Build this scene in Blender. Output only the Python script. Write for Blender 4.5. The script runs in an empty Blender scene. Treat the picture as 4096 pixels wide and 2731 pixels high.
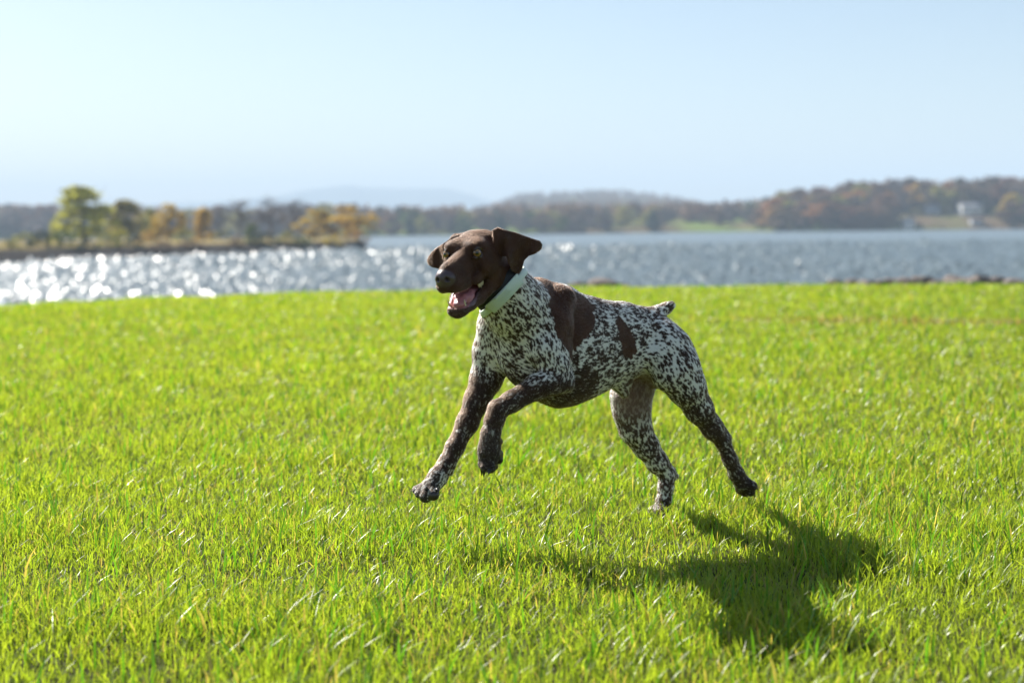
import bpy, bmesh, math, random
import numpy as np
from mathutils import Vector, Matrix, kdtree
rng = np.random.default_rng(7)
random.seed(7)
scene = bpy.context.scene
COL = scene.collection
R_ = math.radians

# ------------------------------------------------------------------ camera, sky, sun, exposure
CAM_H = 0.865
PITCH, ROLL = R_(4.63), R_(0.7)
FPX = 50 / 36 * 4096            # focal length in pixels of the full-size photograph
FW = np.array([0, math.cos(PITCH), -math.sin(PITCH)])
_rt = np.array([1., 0, 0]); _up = np.cross(_rt, FW)
RT = math.cos(ROLL) * _rt - math.sin(ROLL) * _up
UP = math.cos(ROLL) * _up + math.sin(ROLL) * _rt
CAM = np.array([0, 0, CAM_H])
cd = bpy.data.cameras.new('camera'); cam = bpy.data.objects.new('camera', cd); COL.objects.link(cam)
cd.sensor_width = 36; cd.lens = 50; cd.clip_start = 0.1; cd.clip_end = 60000
cam.matrix_world = Matrix([[RT[i], UP[i], -FW[i], CAM[i]] for i in range(3)] + [[0, 0, 0, 1]])
cd.dof.use_dof = True; cd.dof.focus_distance = 3.80; cd.dof.aperture_fstop = 2.3
scene.camera = cam
SUN_AZ, SUN_EL = R_(41), R_(37.5)       # azimuth to the left of the view direction (+Y)
sun_dir = Vector((-math.sin(SUN_AZ) * math.cos(SUN_EL), math.cos(SUN_AZ) * math.cos(SUN_EL), math.sin(SUN_EL)))
world = bpy.data.worlds.new('World'); scene.world = world; world.use_nodes = True
wn = world.node_tree; bg = wn.nodes['Background']
sky = wn.nodes.new('ShaderNodeTexSky'); sky.sky_type = 'NISHITA'; sky.sun_disc = False
sky.sun_elevation = SUN_EL; sky.sun_rotation = -SUN_AZ
sky.altitude = 200; sky.air_density = 1.0; sky.dust_density = 0.8; sky.ozone_density = 1.0
wn.links.new(sky.outputs[0], bg.inputs[0]); bg.inputs[1].default_value = 0.05
sd = bpy.data.lights.new('sun', 'SUN'); sun = bpy.data.objects.new('sun', sd); COL.objects.link(sun)
sd.energy = 5.0; sd.angle = R_(0.53); sd.color = (1.0, 0.94, 0.85)
sun.rotation_euler = sun_dir.to_track_quat('Z', 'Y').to_euler(); sun.location = (-30, 60, 50)
scene.view_settings.view_transform = 'Standard'; scene.view_settings.look = 'None'
scene.view_settings.exposure = 1.36; scene.view_settings.gamma = 1.0
scene.render.engine = 'CYCLES'
scene.cycles.use_denoising = True
scene.cycles.max_bounces = 10; scene.cycles.transparent_max_bounces = 8
scene.cycles.volume_bounces = 0; scene.cycles.sample_clamp_indirect = 6
scene.cycles.caustics_reflective = False; scene.cycles.caustics_refractive = False

# ------------------------------------------------------------------ helpers
def ray(px, py):
    return FW + (px - 2048) / FPX * RT - (py - 1365.5) / FPX * UP
def at(px, py, y):                     # point of the line of sight through (px, py) at distance y north
    d = ray(px, py); return CAM + d * (y / d[1])
def on_level(px, py, z):               # where the line of sight meets the level z
    d = ray(px, py); return CAM + d * ((z - CAM_H) / d[2])
def obj(name, mesh, mat=None, parent=None):
    o = bpy.data.objects.new(name, mesh); COL.objects.link(o)
    if mat is not None:
        mesh.materials.append(mat)
    if parent is not None:
        o.parent = parent
    return o
def tag(o, label=None, cat=None, group=None, kind=None):
    for k, v in (('label', label), ('category', cat), ('group', group), ('kind', kind)):
        if v: o[k] = v
    return o
def empty(name, loc=(0, 0, 0), rz=0):
    o = bpy.data.objects.new(name, None); COL.objects.link(o)
    o.location = loc; o.rotation_euler[2] = rz; o.empty_display_size = 0.1
    return o
def np_mesh(name, V, F, smooth=True):
    """mesh from arrays; F is an (n,3) or (n,4) array of vertex numbers"""
    V = np.asarray(V, np.float32); F = np.asarray(F, np.int32)
    me = bpy.data.meshes.new(name); n, k = F.shape
    me.vertices.add(len(V)); me.vertices.foreach_set('co', V.ravel())
    me.loops.add(n * k); me.loops.foreach_set('vertex_index', F.ravel())
    me.polygons.add(n); me.polygons.foreach_set('loop_start', np.arange(0, n * k, k, dtype=np.int32))
    me.update(calc_edges=True)
    if smooth: me.polygons.foreach_set('use_smooth', np.ones(n, bool))
    return me
def new_mat(name):
    m = bpy.data.materials.new(name); m.use_nodes = True
    return m, m.node_tree, m.node_tree.nodes['Principled BSDF']
def node(nt, kind, **kw):
    n = nt.nodes.new(kind)
    for k, v in kw.items(): setattr(n, k, v)
    return n
def simple_mat(name, col, rough=0.7, var=0.15, scale=30, bump=0.0, spec=0.4):
    m, nt, b = new_mat(name)
    tc = node(nt, 'ShaderNodeTexCoord'); nz = node(nt, 'ShaderNodeTexNoise')
    nz.inputs['Scale'].default_value = scale; nz.inputs['Detail'].default_value = 4
    nt.links.new(tc.outputs['Object'], nz.inputs['Vector'])
    mx = node(nt, 'ShaderNodeMix', data_type='RGBA')
    mx.inputs[6].default_value = (*[c * (1 - var) for c in col], 1); mx.inputs[7].default_value = (*[min(1, c * (1 + var)) for c in col], 1)
    nt.links.new(nz.outputs[0], mx.inputs[0]); nt.links.new(mx.outputs[2], b.inputs['Base Color'])
    b.inputs['Roughness'].default_value = rough; b.inputs['Specular IOR Level'].default_value = spec
    if rough > .84: b.inputs['Specular IOR Level'].default_value = .05
    if bump:
        bp = node(nt, 'ShaderNodeBump'); bp.inputs['Strength'].default_value = bump; bp.inputs['Distance'].default_value = 0.01
        nt.links.new(nz.outputs[0], bp.inputs['Height']); nt.links.new(bp.outputs[0], b.inputs['Normal'])
    return m

# ------------------------------------------------------------------ implicit surfaces (used for the dog)
class Field:
    """signed distance field on a regular grid; shapes are blended in one by one"""
    def __init__(s, lo, hi, h):
        s.h = h; s.lo = np.array(lo, float); s.n = np.ceil((np.array(hi) - s.lo) / h).astype(int) + 1
        s.a = np.full(s.n, 0.12, np.float32)
    def sub(s, lo, hi):
        i0 = np.clip(np.floor((np.array(lo) - s.lo) / s.h).astype(int), 0, s.n - 1)
        i1 = np.clip(np.ceil((np.array(hi) - s.lo) / s.h).astype(int) + 1, 1, s.n)
        g = [s.lo[k] + s.h * np.arange(i0[k], i1[k], dtype=np.float32) for k in range(3)]
        return tuple(slice(i0[k], i1[k]) for k in range(3)), np.meshgrid(*g, indexing='ij', sparse=True)
    def blend(s, lo, hi, fn, k, cut=False):
        m = k + 2.5 * s.h
        sl, g = s.sub(np.array(lo) - m, np.array(hi) + m)
        if min(x.size for x in g) < 1: return
        d = fn(*g); a = s.a[sl]
        if cut:
            d = -d; h = np.clip(0.5 - 0.5 * (a - d) / k, 0, 1) if False else np.clip(0.5 + 0.5 * (d - a) / k, 0, 1)
            s.a[sl] = a + (d - a) * h + k * h * (1 - h)
        else:
            h = np.clip(0.5 + 0.5 * (a - d) / k, 0, 1)
            s.a[sl] = a + (d - a) * h - k * h * (1 - h)
    def cone(s, a, b, ra, rb, k=0.02, cut=False, sq=1.0, ax=None):
        a = np.array(a, float); b = np.array(b, float); r = max(ra, rb)
        if ax is not None:
            ax = np.array(ax, float); f = 1 / sq - 1
            T = np.eye(3) + f * np.outer(ax, ax)
        else: T = np.eye(3)
        a2 = T @ a; ab = T @ (b - a); l2 = max(ab @ ab, 1e-9)
        def fn(x, y, z):
            P = [T[i, 0] * x + T[i, 1] * y + T[i, 2] * z - a2[i] for i in range(3)]
            t = np.clip((P[0] * ab[0] + P[1] * ab[1] + P[2] * ab[2]) / l2, 0, 1)
            d = np.sqrt((P[0] - t * ab[0]) ** 2 + (P[1] - t * ab[1]) ** 2 + (P[2] - t * ab[2]) ** 2) - (ra + (rb - ra) * t)
            return d * (sq if sq < 1 else 1)
        s.blend(np.minimum(a, b) - r, np.maximum(a, b) + r, fn, k, cut)
    def ell(s, c, rad, M=None, k=0.02, cut=False):
        """ellipsoid with centre c, radii rad along the rows of M"""
        c = np.array(c, float); rad = np.array(rad, float); M = np.eye(3) if M is None else np.array(M)
        rm = rad.max(); q = rad.min()
        A = M / rad[:, None]
        def fn(x, y, z):
            P = [A[i, 0] * (x - c[0]) + A[i, 1] * (y - c[1]) + A[i, 2] * (z - c[2]) for i in range(3)]
            r0 = np.sqrt(P[0] ** 2 + P[1] ** 2 + P[2] ** 2)
            Q = [P[i] / rad[i] for i in range(3)]
            r1 = np.sqrt(Q[0] ** 2 + Q[1] ** 2 + Q[2] ** 2) + 1e-6
            return np.clip(r0 * (r0 - 1) / r1, -q, 0.2)
        s.blend(c - rm, c + rm, fn, k, cut)
    def value(s, P):
        q = (np.asarray(P, float) - s.lo) / s.h
        i = np.clip(np.floor(q).astype(int), 0, s.n - 2); f = np.clip(q - i, 0, 1); out = 0
        for dx in (0, 1):
            for dy in (0, 1):
                for dz in (0, 1):
                    w = (f[:, 0] if dx else 1 - f[:, 0]) * (f[:, 1] if dy else 1 - f[:, 1]) * (f[:, 2] if dz else 1 - f[:, 2])
                    out = out + w * s.a[i[:, 0] + dx, i[:, 1] + dy, i[:, 2] + dz]
        return out
    def grad(s, P):
        e = s.h; g = np.stack([s.value(P + e * np.eye(3)[k]) - s.value(P - e * np.eye(3)[k]) for k in range(3)], -1)
        return g / (np.linalg.norm(g, axis=1, keepdims=True) + 1e-9)
    def mesh(s, name):
        """surface nets"""
        a = s.a; ins = a < 0; n = np.array(a.shape)
        c = np.zeros(n - 1, np.int8)
        for dx in (0, 1):
            for dy in (0, 1):
                for dz in (0, 1):
                    c += ins[dx:n[0] - 1 + dx, dy:n[1] - 1 + dy, dz:n[2] - 1 + dz]
        cells = np.argwhere((c > 0) & (c < 8))
        idx = np.full(n - 1, -1, np.int32); idx[tuple(cells.T)] = np.arange(len(cells))
        acc = np.zeros((len(cells), 3)); cnt = np.zeros(len(cells))
        corners = [(x, y, z) for x in (0, 1) for y in (0, 1) for z in (0, 1)]
        for p in corners:
            for k in range(3):
                if p[k]: continue
                q = list(p); q[k] = 1
                va = a[tuple((cells + p).T)]; vb = a[tuple((cells + q).T)]
                m = (va < 0) != (vb < 0); t = np.where(m, va / np.where(m, va - vb, 1), 0)
                pt = np.tile(np.array(p, float), (len(cells), 1)); pt[:, k] = t
                acc[m] += pt[m]; cnt[m] += 1
        V = s.lo + s.h * (cells + acc / cnt[:, None])
        Fs = []
        for k in range(3):
            u, v = (k + 1) % 3, (k + 2) % 3
            sl0 = [slice(1, -1)] * 3; sl0[k] = slice(0, -1); sl1 = list(sl0); sl1[k] = slice(1, None)
            A = ins[tuple(sl0)]; B = ins[tuple(sl1)]
            for flip, msk in ((0, A & ~B), (1, ~A & B)):
                e = np.argwhere(msk)
                if not len(e): continue
                off = np.array([1, 1, 1]); off[k] = 0; e = e + off
                eu = np.eye(3, dtype=int)[u]; ev = np.eye(3, dtype=int)[v]
                qs = [idx[tuple((e - eu - ev).T)], idx[tuple((e - ev).T)], idx[tuple(e.T)], idx[tuple((e - eu).T)]]
                if flip: qs = qs[::-1]
                Fs.append(np.stack(qs, -1))
        F = np.concatenate(Fs)
        for _ in range(2):           # pull the vertices onto the surface
            V = V - s.grad(V) * np.clip(s.value(V), -s.h, s.h)[:, None] * 0.8
        return V, F

# ------------------------------------------------------------------ noise for shapes
def vnoise(x, y, seed=0):
    xi, yi = np.floor(x).astype(np.int64), np.floor(y).astype(np.int64); fx, fy = x - xi, y - yi
    fx = fx * fx * (3 - 2 * fx); fy = fy * fy * (3 - 2 * fy)
    def h(i, j):
        n = (i * 374761393 + j * 668265263 + seed * 974711) & 0x7fffffff
        n = ((n ^ (n >> 13)) * 1274126177) & 0x7fffffff
        return ((n ^ (n >> 16)) & 0xffff) / 65535.0
    return (h(xi, yi) * (1 - fx) + h(xi + 1, yi) * fx) * (1 - fy) + (h(xi, yi + 1) * (1 - fx) + h(xi + 1, yi + 1) * fx) * fy
def fbm(x, y, o=4, seed=0):
    v, a, t = 0, .5, 0
    for k in range(o):
        v = v + a * vnoise(x * 2 ** k, y * 2 ** k, seed + k); t += a; a *= .5
    return v / t
def grid_mesh(name, xs, ys, zf, mat):
    X, Y = np.meshgrid(xs, ys, indexing='ij'); Z = zf(X, Y)
    V = np.stack([X, Y, Z], -1).reshape(-1, 3); nx, ny = len(xs), len(ys)
    i = (np.arange(nx - 1)[:, None] * ny + np.arange(ny - 1)[None]).ravel()
    F = np.stack([i, i + ny, i + ny + 1, i + 1], -1)
    o = obj(name, np_mesh(name, V, F), mat); tag(o, kind='structure'); return o

# ------------------------------------------------------------------ lawn with its bank, lake
WATER_Z = CAM_H - 6.0
GRASS = .045
_e = np.array([on_level(px, py, GRASS) for px, py in ((-500, 1232), (0, 1203), (500, 1180), (1000, 1161), (1700, 1148), (2500, 1133), (3000, 1129), (3400, 1122), (3700, 1121), (4096, 1124), (4700, 1128))])
def edge_y(x):                       # where the lawn breaks off towards the lake
    return np.interp(x, _e[:, 0], _e[:, 1]) + .10 * np.sin(x * 2.1) + .06 * np.sin(x * 5.3 + 1)
def lawn_z(x, y):
    d = y - edge_y(x)
    top = .012 * (fbm(x * .7, y * .7, 3, 3) - .5) - .02 * np.clip((d + 2.5) / 2.5, 0, 1) ** 2
    return np.where(d < 0, top, np.maximum(-.02 - d * .75 - .5 * fbm(x, y, 3, 9) * np.clip(d, 0, 1), WATER_Z - 1.5))
soil = simple_mat('lawn_soil', (.055, .062, .02), .95, .35, 6, .3)
ys = np.concatenate([np.linspace(-25, 1, 14), np.linspace(1.2, 22, 110), np.linspace(22.3, 40, 40)])
lawn = grid_mesh('lawn_ground', np.linspace(-60, 60, 200), ys, lawn_z, soil)
lawn['label'] = 'flat lawn soil under the grass, breaking off at the bank to the lake'

def water_mat():
    m, nt, b = new_mat('lake_water')
    b.inputs['Base Color'].default_value = (.10, .135, .155, 1); b.inputs['Roughness'].default_value = .36; b.inputs["IOR"].default_value = 1.333
    tc = node(nt, 'ShaderNodeTexCoord'); mp = node(nt, 'ShaderNodeMapping'); mp.inputs['Rotation'].default_value = (0, 0, .35); mp.inputs['Scale'].default_value = (.55, 1, 1)
    nt.links.new(tc.outputs['Object'], mp.inputs['Vector'])
    n1 = node(nt, 'ShaderNodeTexNoise'); n1.inputs['Scale'].default_value = .55; n1.inputs['Detail'].default_value = 5; n1.inputs['Roughness'].default_value = .62
    n2 = node(nt, 'ShaderNodeTexNoise'); n2.inputs['Scale'].default_value = .012; n2.inputs['Detail'].default_value = 3
    nt.links.new(mp.outputs[0], n1.inputs['Vector']); nt.links.new(mp.outputs[0], n2.inputs['Vector'])
    mr = node(nt, 'ShaderNodeMapRange'); mr.inputs['From Min'].default_value = .35; mr.inputs['From Max'].default_value = .65; mr.inputs['To Min'].default_value = .65; mr.inputs['To Max'].default_value = 1.15
    nt.links.new(n2.outputs[0], mr.inputs['Value'])
    mu = node(nt, 'ShaderNodeMath', operation='MULTIPLY'); nt.links.new(n1.outputs[0], mu.inputs[0]); nt.links.new(mr.outputs[0], mu.inputs[1])
    bp = node(nt, 'ShaderNodeBump'); bp.inputs['Strength'].default_value = 1; bp.inputs['Distance'].default_value = .35
    nt.links.new(mu.outputs[0], bp.inputs['Height']); nt.links.new(bp.outputs[0], b.inputs['Normal'])
    return m
def lake_sheet():
    us = np.concatenate([[-4, -1.2, -.9], np.linspace(-.76, .52, 440), [.56, .8, 4]]); ys_ = np.concatenate([[14, 60, 110], np.geomspace(125, 480, 280), [520, 700, 1000, 1500, 3000, 5200]])
    U_, Y = np.meshgrid(us, ys_, indexing='ij'); X = U_ * np.maximum(Y, 60); r = np.random.default_rng(3)
    cell = np.minimum(1.0 / 320 * Y, 1.2); amp = cell * .48 * np.clip((480 - Y) / 120, 0, 1) * (Y > 124) * (U_ > -.765) * (U_ < .525) * (.55 + .9 * fbm(X * .012, Y * .03, 3, 77))
    X = X + r.uniform(-.35, .35, X.shape) * cell * (amp > 0); Y2 = Y + r.uniform(-.3, .3, X.shape) * cell * (amp > 0)
    V = np.stack([X, Y2, WATER_Z + amp * r.normal(0, 1, X.shape)], -1).reshape(-1, 3); ny = len(ys_)
    i = (np.arange(len(us) - 1)[:, None] * ny + np.arange(ny - 1)[None]).ravel()
    o = obj('lake_water', np_mesh('lake_water', V, np.stack([i, i + ny, i + ny + 1, i + 1], -1), False), water_mat()); tag(o, kind='structure'); return o
lake = lake_sheet()
lake['label'] = 'wide rippled lake glittering under the sun'

# ------------------------------------------------------------------ grass blades
def grass_mat():
    m, nt, b = new_mat('grass_blade')
    at_ = node(nt, 'ShaderNodeAttribute', attribute_name='tint')
    nt.links.new(at_.outputs['Color'], b.inputs['Base Color']); b.inputs['Roughness'].default_value = .38; b.inputs['Specular IOR Level'].default_value = .55
    tr = node(nt, 'ShaderNodeBsdfTranslucent')
    br = node(nt, 'ShaderNodeMix', data_type='RGBA', blend_type='MULTIPLY'); br.inputs[0].default_value = 1; br.inputs[7].default_value = (1.9, 1.86, .9, 1)
    nt.links.new(at_.outputs['Color'], br.inputs[6]); nt.links.new(br.outputs[2], tr.inputs['Color'])
    mx = node(nt, 'ShaderNodeMixShader'); mx.inputs[0].default_value = .52
    nt.links.new(b.outputs[0], mx.inputs[1]); nt.links.new(tr.outputs[0], mx.inputs[2]); nt.links.new(mx.outputs[0], nt.nodes['Material Output'].inputs['Surface'])
    return m
def scatter():
    ds = np.linspace(1.7, 21, 400)
    rho = 9700 * np.minimum(1, (4.2 / ds) ** 1.55); W = 2 * (.52 * ds + .7)
    cnt = rho * W * (ds[1] - ds[0]); P = []
    for d, c, w in zip(ds, cnt, W):
        n = rng.poisson(c); P.append(np.stack([(rng.random(n) - .5) * w, d + (rng.random(n) - .5) * (ds[1] - ds[0])], -1))
    P = np.concatenate(P); return P[P[:, 1] < edge_y(P[:, 0]) + .12]
GP = scatter(); n = len(GP); gx, gy = GP[:, 0], GP[:, 1]
tuft = fbm(gx * 2.3, gy * 2.3, 3, 21); broad = fbm(gx * .45, gy * .45, 3, 33)
hgt = .033 + .036 * np.clip((tuft - .3) * 2, 0, 1) ** 1.3
for fx, fy in ((.40, 4.03), (.68, 4.06)): hgt += .026 * np.exp(-((gx - fx) ** 2 + (gy - fy) ** 2) / .10 ** 2)      # longer tufts where the hind feet are
hgt *= rng.uniform(.55, 1.35, n)
tall = rng.random(n) < .010 * (1 + 3 * (tuft > .58)); hgt = np.where(tall, rng.uniform(.07, .115, n), hgt)
far = np.maximum(1, gy / 4.2); wid = .0014 * far ** .75 * rng.uniform(.7, 1.4, n) * np.where(tall, 1.7, 1)
ang = rng.random(n) * 2 * math.pi; lean = np.abs(rng.normal(.35, .30, n)) * hgt * np.where(tall, .7, 1.3)
lx, ly = np.cos(ang) * lean, np.sin(ang) * lean
wa = ang + math.pi / 2 + rng.normal(0, .7, n); wx, wy = np.cos(wa) * wid, np.sin(wa) * wid
z0 = lawn_z(gx, gy) - .004
G0 = np.array([.165, .255, .022]); G1 = np.array([.285, .340, .036]); G2 = np.array([.070, .175, .014]); TAN = np.array([.36, .30, .10])
mix = np.clip(.55 * broad + .45 * rng.random(n) + .25 * (tuft - .5), 0, 1)[:, None]
tint = G0 * (1 - mix) + G1 * mix; tint = np.where(tall[:, None], G2, tint)
_s = [on_level(px, py, 0) for px, py in ((2900, 1280), (3300, 1290), (4200, 1300))]
strip = np.exp(-((gy - np.interp(gx, [p[0] for p in _s], [p[1] for p in _s])) / .35) ** 2) * np.clip((gx - 1.6) / 1.2, 0, 1) * (.55 + .5 * fbm(gx * 1.5, gy * 1.5, 2, 5))
dead = rng.random(n) < np.clip(.03 + .06 * (broad < .42) + .8 * strip, 0, .9)
tint = np.where(dead[:, None], np.where(strip[:, None] > .3, np.array([.25, .18, .09]), TAN) * rng.uniform(.6, 1.15, (n, 1)), tint) * rng.uniform(.75, 1.2, (n, 1))
def blades(sel, segs):
    m = sel.sum(); c = np.stack([gx, gy, z0], -1)[sel]; w = np.stack([wx, wy, wx * 0], -1)[sel]; L = np.stack([lx, ly, hgt * 0], -1)[sel]; h = hgt[sel]
    rows = []
    for k in range(segs):
        t = k / segs; ctr = c + L * t ** 1.8; ctr[:, 2] += h * t * (1 - .12 * t)
        ww = w * (1 - .45 * t ** 2); rows += [ctr - ww, ctr + ww]
    tip = c + L; tip[:, 2] += h * .88; rows.append(tip); k = len(rows)
    V = np.stack(rows, 1).reshape(-1, 3); b = np.arange(m)[:, None] * k; tri = []
    for j in range(segs - 1):
        a = 2 * j; tri += [b + np.array([a, a + 1, a + 3]), b + np.array([a, a + 3, a + 2])]
    a = 2 * (segs - 1); tri.append(b + np.array([a, a + 1, a + 2]))
    return V, np.stack(tri, 1).reshape(-1, 3), np.repeat(tint[sel], k, 0)
near = gy < 5.2
V1, F1, C1 = blades(near, 3); V2, F2, C2 = blades(~near, 2)
V = np.concatenate([V1, V2]); F = np.concatenate([F1, F2 + len(V1)]); Cc = np.concatenate([C1, C2])
gme = np_mesh('grass', V, F, False)
ga = gme.attributes.new('tint', 'FLOAT_COLOR', 'POINT'); ga.data.foreach_set('color', np.concatenate([Cc, np.ones((len(Cc), 1))], 1).astype(np.float32).ravel())
grass = obj('grass', gme, grass_mat()); tag(grass, 'short bright green lawn grass with a few longer and tan blades', 'grass', kind='stuff')
print('blades', n, 'tris', len(F))

# ------------------------------------------------------------------ rocks along the lawn's edge
def rock_mesh(seed):
    r = np.random.default_rng(seed); bm = bmesh.new(); bmesh.ops.create_icosphere(bm, subdivisions=2, radius=1)
    for v in bm.verts:
        p = np.array(v.co); q = 1 + .35 * (fbm(np.array([p[0] * 1.3 + seed]), np.array([p[1] * 1.3 + p[2] * 2]), 2, seed)[0] - .5) * 2
        v.co = Vector(np.sign(p) * np.abs(p) ** .8 * q * (1, .8, .62))
    me = bpy.data.meshes.new('shore_rock'); bm.to_mesh(me); bm.free(); return me
rock_m = simple_mat('shore_rock', (.19, .165, .15), .9, .4, 9, .6)
rocks = [rock_mesh(k) for k in range(5)]
for m_ in rocks: m_.materials.append(rock_m)
def rock(px, py, sz, label, group):
    x = on_level(px, py, 0)[0]; y = float(edge_y(x)) + .25
    o = obj('shore_rock', random.choice(rocks)); o.location = (x * y / max(1, on_level(px, py, 0)[1]), y + random.uniform(0, .35), -.02 + random.uniform(-.03, .02))
    o.scale = (sz * random.uniform(.8, 1.3), sz, sz * random.uniform(.7, 1)); o.rotation_euler = (random.uniform(-.3, .3), random.uniform(-.3, .3), random.uniform(0, 6.3))
    tag(o, label, 'rock', group)
for k in range(9): rock(2310 + 24 * k + random.uniform(-8, 8), 1130, random.uniform(.10, .19) * (1.25 if k < 5 else .8), 'dark boulder in the short pile at the lawn\'s edge behind the dog', 'boulders in the pile behind the dog')
for k in range(26): rock(3360 + 30 * k + random.uniform(-10, 10), 1120, random.uniform(.10, .17) * (.8 if k < 9 else 1.15), 'grey brown boulder in the long row along the lawn\'s edge', 'boulders in the row along the lawn edge')

# ------------------------------------------------------------------ trees
def leaf_mat(name, col, var=.3, trans=.45):
    m, nt, b = new_mat(name)
    at_ = node(nt, 'ShaderNodeAttribute', attribute_name='shade')
    oi = node(nt, 'ShaderNodeObjectInfo')
    hs = node(nt, 'ShaderNodeHueSaturation'); hs.inputs['Color'].default_value = (*col, 1)
    def rng_(src, lo, hi, dst):
        r = node(nt, 'ShaderNodeMapRange'); r.inputs['To Min'].default_value = lo; r.inputs['To Max'].default_value = hi
        nt.links.new(src, r.inputs['Value']); nt.links.new(r.outputs[0], dst)
    rng_(oi.outputs['Random'], .485, .515, hs.inputs['Hue']); rng_(at_.outputs['Fac'], 1 - var, 1 + var, hs.inputs['Value'])
    nt.links.new(hs.outputs[0], b.inputs['Base Color']); b.inputs['Roughness'].default_value = .6; b.inputs['Specular IOR Level'].default_value = .08
    tr = node(nt, 'ShaderNodeBsdfTranslucent'); nt.links.new(hs.outputs[0], tr.inputs['Color'])
    mx = node(nt, 'ShaderNodeMixShader'); mx.inputs[0].default_value = trans
    nt.links.new(b.outputs[0], mx.inputs[1]); nt.links.new(tr.outputs[0], mx.inputs[2]); nt.links.new(mx.outputs[0], nt.nodes['Material Output'].inputs['Surface'])
    return m
LEAF = {'yellowgreen': leaf_mat('leaf_yellow_green', (.42, .40, .05)), 'olive': leaf_mat('leaf_olive', (.29, .27, .065)), 'gold': leaf_mat('leaf_gold', (.50, .36, .05)),
        'orange': leaf_mat('leaf_orange', (.34, .19, .06)), 'rust': leaf_mat('leaf_rust', (.19, .10, .06)), 'brown': leaf_mat('leaf_brown', (.15, .10, .065)),
        'dark': leaf_mat('leaf_dark_green', (.035, .06, .028), .3, .25), 'green': leaf_mat('leaf_green', (.09, .13, .03)), 'bare': leaf_mat('twig_grey', (.17, .13, .115), .25, .2)}
bark = simple_mat('bark', (.10, .08, .065), .95, .3, 3, .5)
def crown_mesh(seed, shape, n_clump, per, leaf, gap=.0):
    """unit tree 1 high; shape: list of (height, radius); cards gathered in clumps"""
    r = np.random.default_rng(seed); hs, rs = np.array(shape).T; V = []; F = []; S = []
    for c in range(n_clump):
        h = r.uniform(hs[0], hs[-1]); R = np.interp(h, hs, rs)
        a = r.uniform(0, 6.283); q = R * math.sqrt(r.uniform(.15, 1)); cc = np.array([q * math.cos(a), q * math.sin(a), h])
        cr = r.uniform(.06, .11); sh = np.clip(r.normal(.5, .22), 0, 1)
        for k in range(per):
            d = r.normal(size=3); d /= np.linalg.norm(d); p = cc + d * cr * r.uniform(.4, 1) * (1, 1, .75)
            u = r.normal(size=3); u /= np.linalg.norm(u); v = np.cross(u, r.normal(size=3)); v /= np.linalg.norm(v)
            s = leaf * r.uniform(.6, 1.3); b = len(V); V += [p - u * s, p + v * s * .6, p + u * s, p - v * s * .6]; F.append((b, b + 1, b + 2, b + 3)); S += [np.clip(sh + r.normal(0, .12), 0, 1)] * 4
    me = np_mesh('crown', V, F, False); sa = me.attributes.new('shade', 'FLOAT', 'POINT'); sa.data.foreach_set('value', np.array(S, np.float32)); return me
def limbs_mesh(seed, h_top, fork=7, r0=.022, twigs=0, spread=.5):
    r = np.random.default_rng(seed); V = []; F = []
    def stick(a, b, ra, rb, sg=6):
        d = b - a; d = d / np.linalg.norm(d); u = np.cross(d, [.31, .52, .2]); u /= np.linalg.norm(u); v = np.cross(d, u); b0 = len(V)
        for c, rr in ((a, ra), (b, rb)): V.extend([c + rr * (math.cos(6.283 * j / sg) * u + math.sin(6.283 * j / sg) * v) for j in range(sg)])
        F.extend([(b0 + j, b0 + (j + 1) % sg, b0 + sg + (j + 1) % sg, b0 + sg + j) for j in range(sg)])
    p = np.array([0, 0, -.02]); pts = [p]
    for k in range(4): p = p + np.array([r.normal(0, .012), r.normal(0, .012), h_top / 4 + .005]); pts.append(p)
    for k in range(4): stick(pts[k], pts[k + 1], r0 * (1 - .2 * k), r0 * (.8 - .2 * k) + .002)
    for k in range(fork):
        t = r.uniform(.3, .95); i = min(int(t * 4), 3); a = pts[i] + (pts[i + 1] - pts[i]) * (t * 4 - i); an = r.uniform(0, 6.283)
        ln = r.uniform(.18, .34) * (1.2 - .5 * t); d = np.array([math.cos(an) * spread * 1.6, math.sin(an) * spread * 1.6, .75]); b = a + d * ln
        stick(a, b, r0 * .45 * (1.1 - t * .6), r0 * .12, 5)
        for q in range(twigs):
            s = r.uniform(.3, 1); a2 = a + (b - a) * s; d2 = d + r.normal(0, .6, 3); d2[2] = abs(d2[2]); stick(a2, a2 + d2 * r.uniform(.07, .16), r0 * .14, r0 * .04, 3)
    return np_mesh('trunk', V, F, False)
ROUND = [(.14, .10), (.3, .25), (.55, .30), (.8, .22), (1.0, .06)]
BROAD = [(.10, .14), (.28, .36), (.55, .42), (.8, .30), (.98, .08)]
COLUMN = [(.08, .14), (.3, .22), (.6, .22), (.85, .15), (1.0, .04)]
CONE = [(.05, .20), (.3, .18), (.6, .11), (.85, .05), (1.0, .015)]
SHRUB = [(.0, .42), (.35, .5), (.7, .38), (1.0, .12)]
protos = {}
def proto(shape, seed, kind):
    key = (id(shape), seed, kind)
    if key not in protos:
        big = kind == 'detailed'
        protos[key] = (crown_mesh(seed, shape, 60 if big else 46, 30 if big else 15, .034 if big else .075), limbs_mesh(seed + 50, .8, 8, .022, 3 if big else 0))
    return protos[key]
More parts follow.
